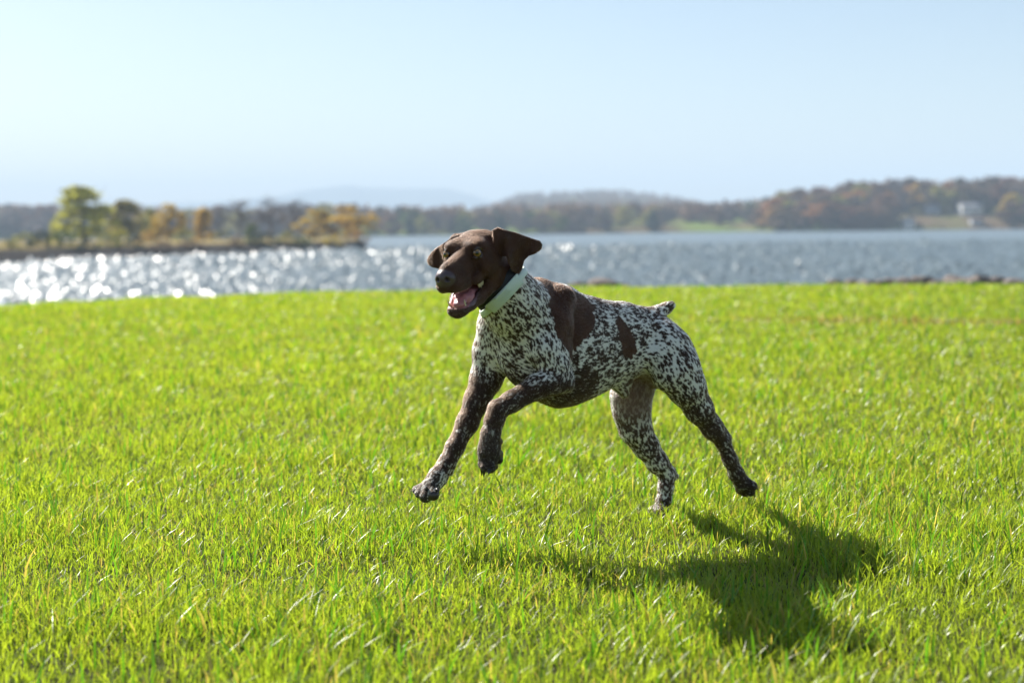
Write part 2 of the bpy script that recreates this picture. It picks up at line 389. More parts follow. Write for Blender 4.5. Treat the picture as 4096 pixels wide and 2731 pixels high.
def tree(name, loc, height, width, shape, colour, label, cat='tree', group=None, seed=0, kind='detailed', tops=2):
    """width relative to the shape's own; the crown takes its colour from the leaf material"""
    root = empty(name, tuple(loc), random.uniform(0, 6.28)); tag(root, label, cat, group)
    c, t = proto(shape, seed, kind)
    co = bpy.data.objects.new('crown', c); COL.objects.link(co); co.parent = root
    if not c.materials: c.materials.append(None)
    co.material_slots[0].link = 'OBJECT'; co.material_slots[0].material = LEAF[colour]
    to = bpy.data.objects.new('trunk', t); COL.objects.link(to); to.parent = root
    if not t.materials: t.materials.append(bark)
    root.scale = (width, width, height); return root
def bare_tree(loc, height, width, label, group=None, seed=0):
    root = empty('bare_tree', tuple(loc), random.uniform(0, 6.28)); tag(root, label, 'tree', group)
    key = ('bare', seed)
    if key not in protos: protos[key] = (limbs_mesh(seed, .9, 26, .016, 14, .45), crown_mesh(seed + 9, ROUND, 46, 22, .012))
    l, c = protos[key]
    to = bpy.data.objects.new('trunk', l); COL.objects.link(to); to.parent = root
    if not l.materials: l.materials.append(bark)
    co = bpy.data.objects.new('crown', c); COL.objects.link(co); co.parent = root
    if not c.materials: c.materials.append(None)
    co.material_slots[0].link = 'OBJECT'; co.material_slots[0].material = LEAF['bare']
    root.scale = (width, width, height); return root

# ------------------------------------------------------------------ the tree-lined spit on the left
_w = np.array([on_level(px, py, WATER_Z) for px, py in ((-3000, 1200), (-900, 1112), (-400, 1084), (0, 1060), (400, 1041), (800, 1026), (1150, 1013), (1400, 1004), (1470, 1000))])
_b = np.array([on_level(px, py, WATER_Z) for px, py in ((-3000, 1060), (-900, 1020), (-400, 1006), (0, 995), (400, 990), (800, 984), (1150, 981), (1400, 985), (1470, 992))])
def spit():
    V = []; F = []; n, k = 110, 24
    for i in range(n):
        t = i / (n - 1) * (len(_w) - 1); j = min(int(t), len(_w) - 2); f = t - j
        a = _w[j] + (_w[j + 1] - _w[j]) * f; b = _b[j] + (_b[j + 1] - _b[j]) * f
        for q in range(k):
            s = q / (k - 1); p = a + (b - a) * s; h = 3.2 * min(1, s / .10, (1 - s) / .06) * min(1, (n - 1 - i) / 7)
            h += (fbm(np.array([p[0] * .15]), np.array([p[1] * .15]), 3, 4)[0] - .5) * 1.4 * min(1, s * 6)
            V.append((p[0] + random.uniform(-.5, .5), p[1], WATER_Z - .35 + h))
    for i in range(n - 1):
        F += [(i * k + q, (i + 1) * k + q, (i + 1) * k + q + 1, i * k + q + 1) for q in range(k - 1)]
    m, nt, b = new_mat('spit_ground'); tc = node(nt, 'ShaderNodeTexCoord'); sx = node(nt, 'ShaderNodeSeparateXYZ'); nt.links.new(tc.outputs['Object'], sx.inputs[0])
    nz = node(nt, 'ShaderNodeTexNoise'); nz.inputs['Scale'].default_value = .4; nz.inputs['Detail'].default_value = 4; nt.links.new(tc.outputs['Object'], nz.inputs['Vector'])
    ad = node(nt, 'ShaderNodeMath', operation='ADD'); nt.links.new(sx.outputs[2], ad.inputs[0]); nt.links.new(nz.outputs[0], ad.inputs[1])
    mr = node(nt, 'ShaderNodeMapRange'); mr.inputs['From Min'].default_value = WATER_Z + 2.7; mr.inputs['From Max'].default_value = WATER_Z + 3.6; nt.links.new(ad.outputs[0], mr.inputs['Value'])
    cr = node(nt, 'ShaderNodeValToRGB'); cr.color_ramp.elements[0].color = (.045, .042, .04, 1); cr.color_ramp.elements[1].color = (.30, .24, .11, 1)
    nt.links.new(mr.outputs[0], cr.inputs[0]); nt.links.new(cr.outputs[0], b.inputs['Base Color']); b.inputs['Roughness'].default_value = .95; b.inputs['Specular IOR Level'].default_value = 0
    o = obj('spit_ground', np_mesh('spit_ground', V, F, False), m); tag(o, kind='structure'); o['label'] = 'low spit of land with a dark bank and tan dry grass'
spit()
def on_spit(px, s, z=2.6):            # ground point of the spit below this column of the photograph, s from the near shore (0) to the far shore (1)
    best = None
    for i in range(421):
        t = i / 420 * (len(_w) - 1); j = min(int(t), len(_w) - 2); f = t - j
        p = (_w[j] + (_w[j + 1] - _w[j]) * f) * (1 - s) + (_b[j] + (_b[j + 1] - _b[j]) * f) * s
        x = 2048 + FPX * ((p - CAM) @ RT) / ((p - CAM) @ FW)
        if best is None or abs(x - px) < best[0]: best = (abs(x - px), p)
    p = best[1].copy(); p[2] = WATER_Z + z; return p
def px_h(p, dpx): return dpx * p[1] / FPX
def top_at(p, py): # height that reaches this row of the photograph
    px = 2048 + FPX * ((p - CAM) @ RT) / ((p - CAM) @ FW); return at(px, py, p[1])[2] - p[2]
for name, px, s, top, wpx, shp, colr, lab, sd in (
    ('broadleaf_tree', 332, .30, 752, 225, ROUND, 'yellowgreen', 'tallest tree on the spit, full yellow green crown', 1),
    ('broadleaf_tree', 508, .35, 808, 165, ROUND, 'olive', 'olive tree next to the tallest yellow green tree on the spit', 2),
    ('broadleaf_tree', 678, .40, 824, 125, ROUND, 'gold', 'thin pale golden tree between the olive tree and the small orange one', 3),
    ('broadleaf_tree', 820, .30, 838, 98, COLUMN, 'gold', 'small narrow orange gold tree standing alone on the spit', 4),
    ('broadleaf_tree', 1268, .45, 842, 150, ROUND, 'gold', 'bushy golden tree near the tip of the spit', 5),
    ('broadleaf_tree', 1388, .45, 826, 165, BROAD, 'gold', 'broad golden tree at the very tip of the spit', 6),
    ('broadleaf_tree', 600, .55, 838, 90, COLUMN, 'olive', 'slim olive tree half hidden behind its neighbours on the spit', 7)):
    p = on_spit(px, s); tree(name, p, top_at(p, top), px_h(p, wpx) * 1.15 / .6, shp, colr, lab, seed=sd)
for k_, (px, c_, wp, tp) in enumerate(((-180, 'olive', 190, 820), (-420, 'gold', 170, 800), (-700, 'olive', 200, 790), (-1000, 'yellowgreen', 220, 780), (-1400, 'olive', 240, 800))):
    p = on_spit(px, .35); tree('broadleaf_tree', p, top_at(p, tp), px_h(p, wp) / .6, ROUND, c_, 'broad autumn tree on the landward stretch of the spit, %s from the tallest tree' % ('first', 'second', 'third', 'fourth', 'fifth')[k_], seed=1 + k_ % 3)
for px, s, top, wpx, lab, sd in ((960, .5, 806, 150, 'leafless grey tree in the gap right of the small orange gold tree', 11), (1085, .5, 792, 150, 'taller leafless grey tree left of the golden tree at the tip', 12), (1170, .6, 806, 150, 'leafless grey tree close behind the bushy golden tree', 13), (880, .7, 830, 100, 'smallest leafless tree on the spit, near the orange gold tree', 14)):
    p = on_spit(px, s); bare_tree(p, top_at(p, top), px_h(p, wpx) / .6, lab, seed=sd)
for k, (px, s, top, wpx, colr, lab) in enumerate((
    (40, .12, 960, 150, 'olive', 'low olive shrub at the outer left stretch of the spit'), (165, .12, 925, 120, 'dark', 'dark green shrub left of the tallest tree'),
    (258, .10, 918, 130, 'green', 'rounded green shrub at the foot of the tallest tree'), (225, .4, 880, 80, 'yellowgreen', 'bright yellow shrub beside the tallest tree'), (350, .08, 950, 90, 'dark', 'dark shrub right under the tallest tree'),
    (430, .10, 930, 120, 'olive', 'olive shrub between the tallest tree and the olive tree'), (545, .08, 935, 90, 'dark', 'dark shrub under the olive tree'), (1012, .10, 900, 110, 'green', 'green shrub below the leafless trees'),
    (1060, .06, 930, 120, 'dark', 'dark shrub on the bank below the leafless trees'), (1150, .08, 925, 110, 'olive', 'olive shrub left of the bushy golden tree'), (1210, .05, 945, 90, 'green', 'small green shrub at the foot of the bushy golden tree'),
    (940, .05, 950, 100, 'brown', 'brown shrub on the bank right of the orange gold tree'), (760, .06, 962, 130, 'brown', 'brown shrub on the bank left of the orange gold tree'), (650, .05, 965, 110, 'brown', 'low brown shrub under the pale golden tree'), (1330, .06, 940, 100, 'gold', 'low golden shrub between the two trees at the tip'),
    (110, .35, 935, 150, 'olive', 'wide olive shrub standing back behind the dark green shrub'), (600, .25, 925, 110, 'gold', 'golden shrub between the olive and the pale golden tree'), (740, .3, 915, 100, 'olive', 'olive shrub right of the pale golden tree'), (480, .2, 910, 100, 'yellowgreen', 'yellow green shrub at the foot of the olive tree'), (895, .25, 925, 100, 'olive', 'olive shrub right of the narrow orange gold tree'), (1440, .3, 920, 80, 'orange', 'orange shrub beyond the last tree of the spit'))):
    p = on_spit(px, s, 1.6); tree('shrub', p, max(1.5, top_at(p, top)), px_h(p, wpx), SHRUB, colr, lab, 'shrub', seed=20 + k % 4)

# ------------------------------------------------------------------ the far shore
def hz(px): return 905 - .0122 * (px - 2048)        # row of the horizon
def ang_x(px, y): return at(px, 900, y)[0]
_sx = [ang_x(p, 1000) / 1000 for p in (-6000, -1500, 600, 1450, 2200, 3000, 3090, 3300, 4096, 7500)]
_sd = [1150, 1150, 1120, 1030, 1010, 1030, 1000, 960, 950, 900]
def shore_y(x, y):
    return np.interp(x / np.maximum(y, 1), _sx, _sd)
def far_z(x, y):
    d = y - shore_y(x, y); b = np.interp(x / y, [ang_x(p, 1) for p in (-1500, 300, 900, 2000, 3000, 3150, 3500, 4096, 5600)], [30, 18, 12, 11, 12, 20, 27, 29, 32])
    hill = b * (1 - np.exp(-np.clip(d, 0, None) / 90)) + 5 * (fbm(x * .004, y * .004, 3, 8) - .5) * np.clip(d / 100, 0, 1)
    u = np.interp(x / y, [ang_x(p, 1) for p in (1300, 1880, 2080, 2420, 2640, 2850, 3150)], [0, .25, .88, 1, .82, .4, 0])
    hill = hill + 60 * u * np.clip((d - 600) / 1500, 0, 1) ** 1.2
    return np.where(d < 0, WATER_Z - 1 + d * .02, WATER_Z + .8 * np.clip(d / 4, 0, 1) + hill)
def shore_mat():
    m, nt, b = new_mat('far_ground'); tc = node(nt, 'ShaderNodeTexCoord'); nz = node(nt, 'ShaderNodeTexNoise'); nz.inputs['Scale'].default_value = .012; nz.inputs['Detail'].default_value = 3
    nt.links.new(tc.outputs['Object'], nz.inputs['Vector']); cr = node(nt, 'ShaderNodeValToRGB'); e = cr.color_ramp.elements
    e[0].position = .38; e[0].color = (.13, .095, .06, 1); e[1].position = .56; e[1].color = (.13, .18, .045, 1)
    nt.links.new(nz.outputs[0], cr.inputs[0]); nt.links.new(cr.outputs[0], b.inputs['Base Color']); b.inputs['Roughness'].default_value = .95; b.inputs['Specular IOR Level'].default_value = 0; return m
far_ys = np.concatenate([np.linspace(860, 1300, 90), np.linspace(1320, 4200, 40)])
def far_ground():
    us = np.linspace(_sx[0], _sx[-1], 260); Y, Uu = np.meshgrid(far_ys, us, indexing='xy'); X = Uu * Y; Z = far_z(X, Y)
    V = np.stack([X, Y, Z], -1).reshape(-1, 3); ny = len(far_ys); i = (np.arange(len(us) - 1)[:, None] * ny + np.arange(ny - 1)[None]).ravel()
    o = obj('far_shore_ground', np_mesh('far_shore_ground', V, np.stack([i, i + ny, i + ny + 1, i + 1], -1)), shore_mat()); tag(o, kind='structure'); o['label'] = 'far shore rising from the lake to low hills'
far_ground()
def on_far(px, back):
    u = ang_x(px, 1); y = float(np.interp(u, _sx, _sd)) + back; x = u * y
    return np.array([x, y, float(far_z(np.array([x]), np.array([y]))[0]) - .3])
clear = [(2680, 2860, 0, 45), (2880, 2975, 0, 40), (3570, 3990, 0, 48), (2480, 2560, 0, 25), (1530, 1640, 30, 80)]      # meadows and gardens
def far_tree(px, back, hgt, wid, colr, label, group, shp=ROUND, k=0):
    p = on_far(px, back)
    tree('conifer_tree' if shp is CONE else 'broadleaf_tree', p, hgt, wid / .6, shp, colr, label, 'tree', group, seed=30 + k % 4, kind='far')
NAMES = {'rust': 'rust brown', 'brown': 'dull brown', 'orange': 'orange', 'gold': 'golden', 'dark': 'dark evergreen', 'olive': 'olive', 'bare': 'leafless grey', 'green': 'green'}
ROWS = ('at the waterside', 'just behind the waterside trees', 'halfway up the slope', 'high on the slope', 'on the crest')
def wood(x0, x1, n, backs, hts, cols, where, group):
    for i in range(n):
        px = x0 + (x1 - x0) * (i + random.uniform(-.6, 1.6)) / n; back = backs[i % len(backs)] + random.uniform(-6, 6)
        if any(a < px < b and lo <= back < hi for a, b, lo, hi in clear): continue
        c = random.choice(cols); h = random.uniform(*hts); row = ROWS[i % len(backs)]; big = 'tall' if h > sum(hts) / 2 else 'small'
        far_tree(px, back, h, h * random.uniform(.85, 1.2), c, f'{big} {NAMES[c]} tree {row} {where}', f'{big} {NAMES[c]} trees {row} {group}', CONE if c == 'dark' else BROAD, i)
wood(3085, 4250, 92, (6, 28, 55, 85, 120), (13, 18), ['rust', 'rust', 'brown', 'brown', 'bare', 'olive', 'orange', 'brown'], 'in the nearer autumn wood', 'in the nearer autumn wood')
wood(1380, 3090, 88, (8, 40, 80, 140), (9, 14), ['brown', 'bare', 'bare', 'olive', 'rust', 'dark', 'green'], 'of the low middle far shore', 'on the middle far shore')
wood(-250, 1420, 84, (10, 45, 95, 150), (12, 18), ['brown', 'bare', 'bare', 'rust', 'dark', 'olive', 'bare'], 'of the shore beyond the spit', 'beyond the spit')
for px, back, h, w, c, lab in ((3660, 60, 19, 10, 'gold', 'tall golden tree above the gardens on the far shore'), (3790, 70, 18, 9, 'orange', 'orange tree behind the white house on the far shore'), (3105, 4, 16, 12, 'orange', 'orange tree at the point where the nearer wood begins'), (3540, 14, 15, 18, 'rust', 'broad rust tree at the waterside beside the white boathouse'), (3830, 75, 20, 7, 'dark', 'dark evergreen rising behind the white house on the far shore'), (4040, 20, 17, 14, 'gold', 'golden brown tree right of the white house on the far shore')):
    far_tree(px, back, h, w, c, lab, None, CONE if c == 'dark' else ROUND, 2)
# wooded hill far behind, one mass of canopy
def canopy():
    r = np.random.default_rng(5); V = []; F = []; S = []
    for i in range(4200):
        px = r.uniform(-2600, 5800) if i < 2000 else r.uniform(1250, 3150); u = ang_x(px, 1); y = np.interp(u, _sx, _sd) + r.uniform(90 if -250 < px < 4250 else 6, 420) if i < 2000 else r.uniform(1500, 3900); x = u * y; z = float(far_z(np.array([x]), np.array([y]))[0]); h = r.uniform(9, 15); sh = r.random()
        for k in range(14):
            d = r.normal(size=3); d /= np.linalg.norm(d); p = np.array([x, y, z + h * .55]) + d * (h * .36, h * .36, h * .45) * r.uniform(.5, 1)
            a = r.normal(size=3); a /= np.linalg.norm(a); b = np.cross(a, r.normal(size=3)); b /= np.linalg.norm(b); s = h * .2; j = len(V)
            V += [p - a * s, p + b * s, p + a * s, p - b * s]; F.append((j, j + 1, j + 2, j + 3)); S += [sh] * 4
    me = np_mesh('hill_forest', V, F, False); sa = me.attributes.new('shade', 'FLOAT', 'POINT'); sa.data.foreach_set('value', np.array(S, np.float32))
    o = obj('hill_forest', me, LEAF['brown']); tag(o, 'distant brown forest covering the low hills behind the shore trees', 'forest', kind='stuff')
canopy()
# mountains on the horizon
def mountains():
    us = np.linspace(ang_x(-6000, 1), ang_x(7500, 1), 420); ys_ = np.linspace(7800, 10800, 40)
    prof_x = [ang_x(p, 1) for p in (-1500, 300, 450, 700, 950, 1080, 1250, 1420, 1560, 1800, 1900, 2050, 2400, 5600)]
    prof_h = [60, 150, 190, 200, 215, 235, 290, 310, 295, 280, 235, 130, 70, 40]
    Y, U_ = np.meshgrid(ys_, us, indexing='xy'); s = (Y - 7800) / 3000
    Hh = np.interp(U_, prof_x, prof_h) * np.sin(np.clip(s * 1.5, 0, 1) * math.pi / 2) * (.96 + .12 * (fbm(U_ * 60, s * 4, 4, 2) - .5)) - 60 * np.clip(s - .8, 0, 1)
    V = np.stack([U_ * Y, Y, Hh - 10], -1).reshape(-1, 3); ny = len(ys_); i = (np.arange(len(us) - 1)[:, None] * ny + np.arange(ny - 1)[None]).ravel()
    o = obj('mountain', np_mesh('mountain', V, np.stack([i, i + ny, i + ny + 1, i + 1], -1)), simple_mat('mountain', (.07, .08, .06), .95, .3, .004)); tag(o, kind='structure'); o['label'] = 'long pale blue mountain ridge on the horizon'
mountains()

# ------------------------------------------------------------------ houses on the far shore
wall_w = simple_mat('white_siding', (.78, .76, .72), .7, .05, .5); wall_g = simple_mat('grey_siding', (.42, .44, .47), .7, .08, .5)
roof_g = simple_mat('grey_shingle', (.22, .23, .26), .85, .15, .8); roof_b = simple_mat('brown_shingle', (.16, .11, .085), .85, .15, .8)
glass_m, _nt, _b = new_mat('window_glass'); _b.inputs['Base Color'].default_value = (.03, .04, .05, 1); _b.inputs['Roughness'].default_value = .08
wood_m = simple_mat('dock_wood', (.20, .14, .10), .9, .25, 2)
def box(name, c, s, mat, parent):
    bm = bmesh.new(); bmesh.ops.create_cube(bm, size=1)
    for v in bm.verts: v.co = Vector((c[0] + v.co.x * s[0], c[1] + v.co.y * s[1], c[2] + v.co.z * s[2]))
    me = bpy.data.meshes.new(name); bm.to_mesh(me); bm.free(); return obj(name, me, mat, parent)
def house(name, px, back, w, d, h, pitch, wm, rm, label, wins, rz=0, floors=1):
    p = on_far(px, back); root = empty(name, tuple(p), rz); tag(root, label, 'house')
    box('wall', (0, 0, h / 2 - .6), (w, d, h + 1.2), wm, root)
    V = [(-w / 2 - .5, -d / 2 - .6, h - .1), (w / 2 + .5, -d / 2 - .6, h - .1), (w / 2 + .5, d / 2 + .6, h - .1), (-w / 2 - .5, d / 2 + .6, h - .1), (-w / 2 - .5, 0, h + pitch), (w / 2 + .5, 0, h + pitch)]
    V += [(x, y, z + .25) for x, y, z in V]
    Fq = [(0, 1, 5, 4), (2, 3, 4, 5), (6, 10, 11, 7), (8, 11, 10, 9), (0, 6, 7, 1), (2, 8, 9, 3)]
    me = bpy.data.meshes.new('roof'); me.from_pydata(V, [], Fq + [(0, 4, 10, 6), (3, 9, 10, 4), (1, 7, 11, 5), (2, 5, 11, 8)]); rf = obj('roof', me, rm, root)
    for sx in (-1, 1):
        V = [(sx * (w / 2 - q), y, z) for q in (0, .2) for y, z in ((-d / 2, h - .05), (d / 2, h - .05), (0, h + pitch - .05))]
        g = bpy.data.meshes.new('gable'); g.from_pydata(V, [], [(0, 1, 2), (3, 5, 4), (0, 3, 4, 1), (1, 4, 5, 2), (2, 5, 3, 0)]); obj('gable', g, wm, root)
    box('chimney', (w * .28, d * .1, h + pitch + .5), (.9, .9, 2.0), roof_b, rf)
    for f in range(floors):
        for i in range(wins):
            x = -w / 2 + w * (i + .5) / wins; z = 1.6 + 2.7 * f
            wd = box('window', (x, -d / 2 - .04, z), (w / wins * .5, .12, 1.4), glass_m, root); box('sill', (x, -d / 2 - .12, z - .78), (w / wins * .56, .3, .12), wm, wd)
    box('door', (w * .12, -d / 2 - .06, .9), (1.0, .14, 2.0), roof_b, root); return root
house('white_house', 3878, 40, 15, 9, 5.4, 2.2, wall_w, roof_g, 'white two storey house on the green slope of the far shore', 5, .1, 2)
house('grey_house', 3728, 44, 9, 7, 3.4, 2.8, wall_g, roof_g, 'small grey roofed house uphill from the white boathouse', 3, -.3)
house('boathouse', 3632, 5, 6.5, 6, 4.2, 1.8, wall_w, roof_g, 'white boathouse right at the water on the far shore', 2, .15)
house('waterside_cottage', 3905, 10, 8, 6, 2.8, 1.8, wall_g, roof_b, 'low grey cottage at the waterside below the white house', 3, 0)
house('upper_house', 2350, 60, 12, 8, 4, 2, wall_w, roof_b, 'pale house half hidden among trees on the middle far shore', 4, .2)
def dock(px):
    p = on_far(px, -6); root = empty('boat_dock', (p[0], p[1], WATER_Z)); tag(root, 'roofed brown boat dock standing in the water', 'dock')
    box('deck', (0, 0, .8), (9, 6, .25), wood_m, root); 
    for sx in (-1, 1):
        for sy in (-1, 1): box('post', (sx * 4, sy * 2.6, 1.2), (.3, .3, 5.2), wood_m, root)
    box('roof', (0, 0, 3.95), (9.6, 6.8, .35), roof_b, root); box('rail', (0, -2.85, 1.7), (8.6, .1, .12), wood_m, root)
dock(3745)

# ------------------------------------------------------------------ haze
HZ = 2.35e-4
hm = bpy.data.materials.new('haze'); hm.use_nodes = True; nt = hm.node_tree; nt.nodes.remove(nt.nodes['Principled BSDF'])
pv = node(nt, 'ShaderNodeVolumePrincipled'); pv.inputs['Color'].default_value = (.62, .80, 1, 1); pv.inputs['Density'].default_value = HZ; pv.inputs['Anisotropy'].default_value = 0
nt.links.new(pv.outputs[0], nt.nodes['Material Output'].inputs['Volume'])
haze = box('haze', (0, 5400, 180), (13000, 11800, 380), hm, None)
tag(haze, 'thin bluish haze over lake and hills', 'haze', kind='stuff')

# ------------------------------------------------------------------ the dog
YAW = R_(33)
DF = np.array([-math.cos(YAW), -math.sin(YAW), 0]); DL = np.cross([0, 0, 1], DF)     # the dog's forward and left
P0 = at(2350, 1400, 3.93)
def J(zx, zy, s):                     # joint: seen at this place of the photograph, s metres left of the dog's middle plane
    d = ray(1600 + .797 * zx, 850 + .797 * zy)
    t = (s - (CAM - P0) @ DL) / (d @ DL)
    return CAM + t * d
def RZ(rz, p): return rz * .797 * (p[1]) / FPX
def dog_ab(P):                        # forward and left coordinates
    return (P - P0) @ DF, (P - P0) @ DL

# head frame
HS = 1.1; HO = np.array([-.067, 3.68, .81])
def _hrot(y, p, r):
    F = np.array([-math.cos(y) * math.cos(p), -math.sin(y) * math.cos(p), -math.sin(p)])
    L = np.cross([0, 0, 1], F); L /= np.linalg.norm(L); U = np.cross(F, L)
    return np.stack([F, math.cos(r) * L + math.sin(r) * U, math.cos(r) * U - math.sin(r) * L])
HM = _hrot(R_(66.5), R_(12), R_(2))
def H(x, y, z): return HO + HS * (np.array([x, y, z]) @ HM)
def to_head(P): return (P - HO) @ HM.T / HS
def HL(zx, zy, y):                    # head coordinates of a point seen here, y to the left of the head's middle plane
    d = ray(1600 + .2979 * zx, 850 + .2979 * zy)
    t = (y * HS - (CAM - HO) @ HM[1]) / (d @ HM[1])
    return to_head(CAM + t * d)

fld = Field((-.36, 3.42, -.01), (.86, 4.32, 1.0), .0028)
flow = []                             # (a, b, r, direction): which way the hair lies
def chain(pts, k=0.02, sq=1.0, ax=None, fl=True):
    Q = [(J(x, y, s), r) for x, y, s, r in pts]
    for (a, ra), (b, rb) in zip(Q[:-1], Q[1:]):
        fld.cone(a, b, RZ(ra, a), RZ(rb, b), k, sq=sq, ax=ax)
        if fl: flow.append((a, b, (RZ(ra, a) + RZ(rb, b)) / 2, b - a))
# trunk: chest, loin, croup
chain([(655, 690, 0, 178), (790, 690, 0, 268), (850, 688, 0, 252), (960, 676, 0, 216), (1100, 660, 0, 178), (1240, 648, 0, 140), (1340, 665, 0, 110)], .03, sq=.68, ax=DL)
chain([(690, 415, 0, 85), (800, 450, 0, 66), (940, 500, 0, 48), (1120, 515, 0, 42), (1260, 535, 0, 36)], .03)     # withers and back
# neck
NA = J(650, 590, .01); NB = J(560, 450, .045); NC = J(490, 345, .07); ND = H(.03, 0, -.03)
for a, b, ra, rb in ((NA, NB, .098, .074), (NB, NC, .074, .063), (NC, ND, .063, .056)):
    fld.cone(a, b, ra, rb, .035); flow.append((b, a, ra, a - b))
fld.cone(NB, J(800, 470, 0), .065, .045, .035)
chain([(520, 470, .0, 80), (500, 560, -.04, 98), (470, 670, -.075, 98)], .03)
# shoulder blades and upper arms
chain([(815, 430, .055, 62), (770, 560, .082, 78), (735, 690, .098, 76)], .022)
chain([(735, 690, .098, 74), (775, 770, .108, 66), (815, 850, .112, 52)], .022)
chain([(800, 560, .082, 58), (806, 700, .100, 52), (822, 835, .112, 36)], .016)
fld.cone(J(846, 868, .112), J(820, 840, .112), .014, .02, .012)
chain([(700, 500, -.06, 100), (560, 640, -.075, 105), (470, 720, -.095, 98)], .025)
# left fore leg (bent)
chain([(812, 846, .114, 56), (760, 850, .116, 63), (690, 872, .112, 62), (560, 948, .105, 50), (492, 992, .10, 47)], .014)
chain([(492, 985, .10, 47), (474, 1040, .098, 46), (455, 1110, .096, 46), (450, 1170, .094, 52), (447, 1205, .093, 54)], .012)
chain([(447, 1205, .093, 52), (440, 1250, .093, 44)], .012)
for x, y, s, r in ((415, 1262, .082, 24), (428, 1275, .105, 25), (455, 1282, .115, 26), (470, 1272, .085, 24)):
    chain([(445, 1225, .093, 34), (x, y, s, r)], .006)
for x, y, s, r in ((492, 1212, .095, 28), (497, 1240, .102, 22)): chain([(460, 1205, .095, 40), (x, y, s, r)], .006, fl=False)
chain([(500, 1150, .096, 16), (470, 1140, .096, 30)], .008, fl=False)
# right fore leg (reaching forward)
chain([(470, 720, -.095, 100), (432, 835, -.10, 76), (388, 938, -.098, 61), (338, 1055, -.092, 51), (275, 1180, -.085, 42), (236, 1258, -.08, 39), (190, 1325, -.075, 43), (160, 1368, -.07, 48)], .018)
for x, y, s, r in ((86, 1392, -.095, 24), (100, 1408, -.075, 27), (128, 1424, -.055, 33), (168, 1416, -.035, 30)):
    chain([(160, 1368, -.065, 36), (x, y, s, r)], .006)
chain([(252, 1305, -.08, 15), (225, 1290, -.08, 28)], .008, fl=False)
# left hind leg (stretched back)
chain([(1320, 620, .045, 80), (1378, 668, .055, 68), (1424, 715, .06, 62)], .03)
chain([(1345, 690, .06, 104), (1394, 785, .078, 106), (1436, 872, .085, 92), (1500, 985, .085, 66), (1568, 1085, .082, 46), (1618, 1148, .08, 36)], .022)
chain([(1290, 730, .065, 60), (1340, 820, .08, 70)], .03)
chain([(1570, 1030, .08, 24), (1645, 1128, .08, 19)], .014, fl=False)
chain([(1620, 1150, .08, 37), (1655, 1235, .078, 35), (1688, 1310, .076, 37), (1715, 1355, .075, 42)], .012)
for x, y, s, r in ((1705, 1388, .05, 24), (1730, 1400, .065, 26), (1758, 1398, .085, 26), (1770, 1372, .10, 25)):
    chain([(1715, 1350, .075, 34), (x, y, s, r)], .006)
# right hind leg (standing)
chain([(1310, 620, -.045, 80), (1370, 680, -.055, 68)], .03)
chain([(1260, 690, -.06, 110), (1180, 830, -.072, 104), (1160, 920, -.075, 98), (1163, 1000, -.075, 88), (1182, 1085, -.072, 76), (1232, 1168, -.068, 60), (1290, 1250, -.063, 49), (1338, 1312, -.06, 40)], .022)
chain([(1320, 1250, -.063, 22), (1376, 1322, -.06, 22)], .012, fl=False)
chain([(1340, 1315, -.06, 40), (1334, 1375, -.058, 37), (1325, 1440, -.056, 35), (1312, 1482, -.055, 38)], .012)
for x, y, s, r in ((1268, 1494, -.08, 24), (1275, 1500, -.065, 26), (1288, 1502, -.045, 26), (1305, 1500, -.03, 24)):
    chain([(1312, 1482, -.055, 32), (x, y, s, r)], .006)
# tail, belly
chain([(1255, 525, 0, 40), (1295, 500, 0, 29), (1335, 480, 0, 25), (1360, 466, 0, 21)], .014)
chain([(1060, 800, 0, 40), (1110, 850, .005, 42), (1125, 905, .01, 26)], .02)
chain([(1250, 780, 0, 60), (1290, 850, 0, 34)], .015)
BODY_FLOW = len(flow)

# head: skull, cheeks, muzzle, jaws (head coordinates, metres / HS)
def hcone(a, b, ra, rb, k=.012, **kw): fld.cone(H(*a), H(*b), ra * HS, rb * HS, k, **kw)
def hell(c, rad, k=.012, M=None, **kw): fld.ell(H(*c), np.array(rad) * HS, HM if M is None else M @ HM, k, **kw)
def roty(d):
    c, s = math.cos(R_(d)), math.sin(R_(d)); return np.array([[c, 0, -s], [0, 1, 0], [s, 0, c]])
hell((.048, 0, .002), (.072, .054, .050), .02)
hell((.088, 0, .010), (.042, .045, .036), .016)
hcone((.105, 0, -.012), (.212, 0, -.018), .035, .0255, .016, sq=.86, ax=HM[1])          # muzzle
hcone((.130, 0, .003), (.205, 0, -.001), .0165, .0135, .016)                          # bridge of the nose
hell((.222, 0, -.017), (.0195, .0245, .0185), .006)                                # nose
hell((.222, 0, -.036), (.014, .017, .013), .010)
for q in (-1, 1):
    hell((.104, q * .029, .029), (.024, .021, .014), .018)                          # brow
    hell((.075, q * .044, -.018), (.050, .020, .036), .018)                         # cheek
    hell((.045, q * .043, -.045), (.042, .020, .036), .018)                         # jaw muscle
    hell((.178, q * .019, -.040), (.048, .0115, .0195), .012, M=roty(-6))           # flews
    hell((.208, q * .012, -.040), (.022, .012, .013), .010)
    hell((.122, q * .034, -.041), (.030, .010, .013), .010, M=roty(8))
    hcone((.045, q * .04, -.062), (.125, q * .030, -.088), .021, .0125, .012)       # lower jaw
    hcone((.125, q * .030, -.088), (.185, q * .013, -.102), .0125, .0125, .012)
    hcone((.085, q * .040, -.055), (.10, q * .0405, -.078), .0095, .0085, .010)     # corner of the mouth
hcone((.125, 0, -.098), (.188, 0, -.106), .017, .013, .012)
hcone((.05, 0, -.075), (.125, 0, -.098), .038, .018, .02)                         # throat
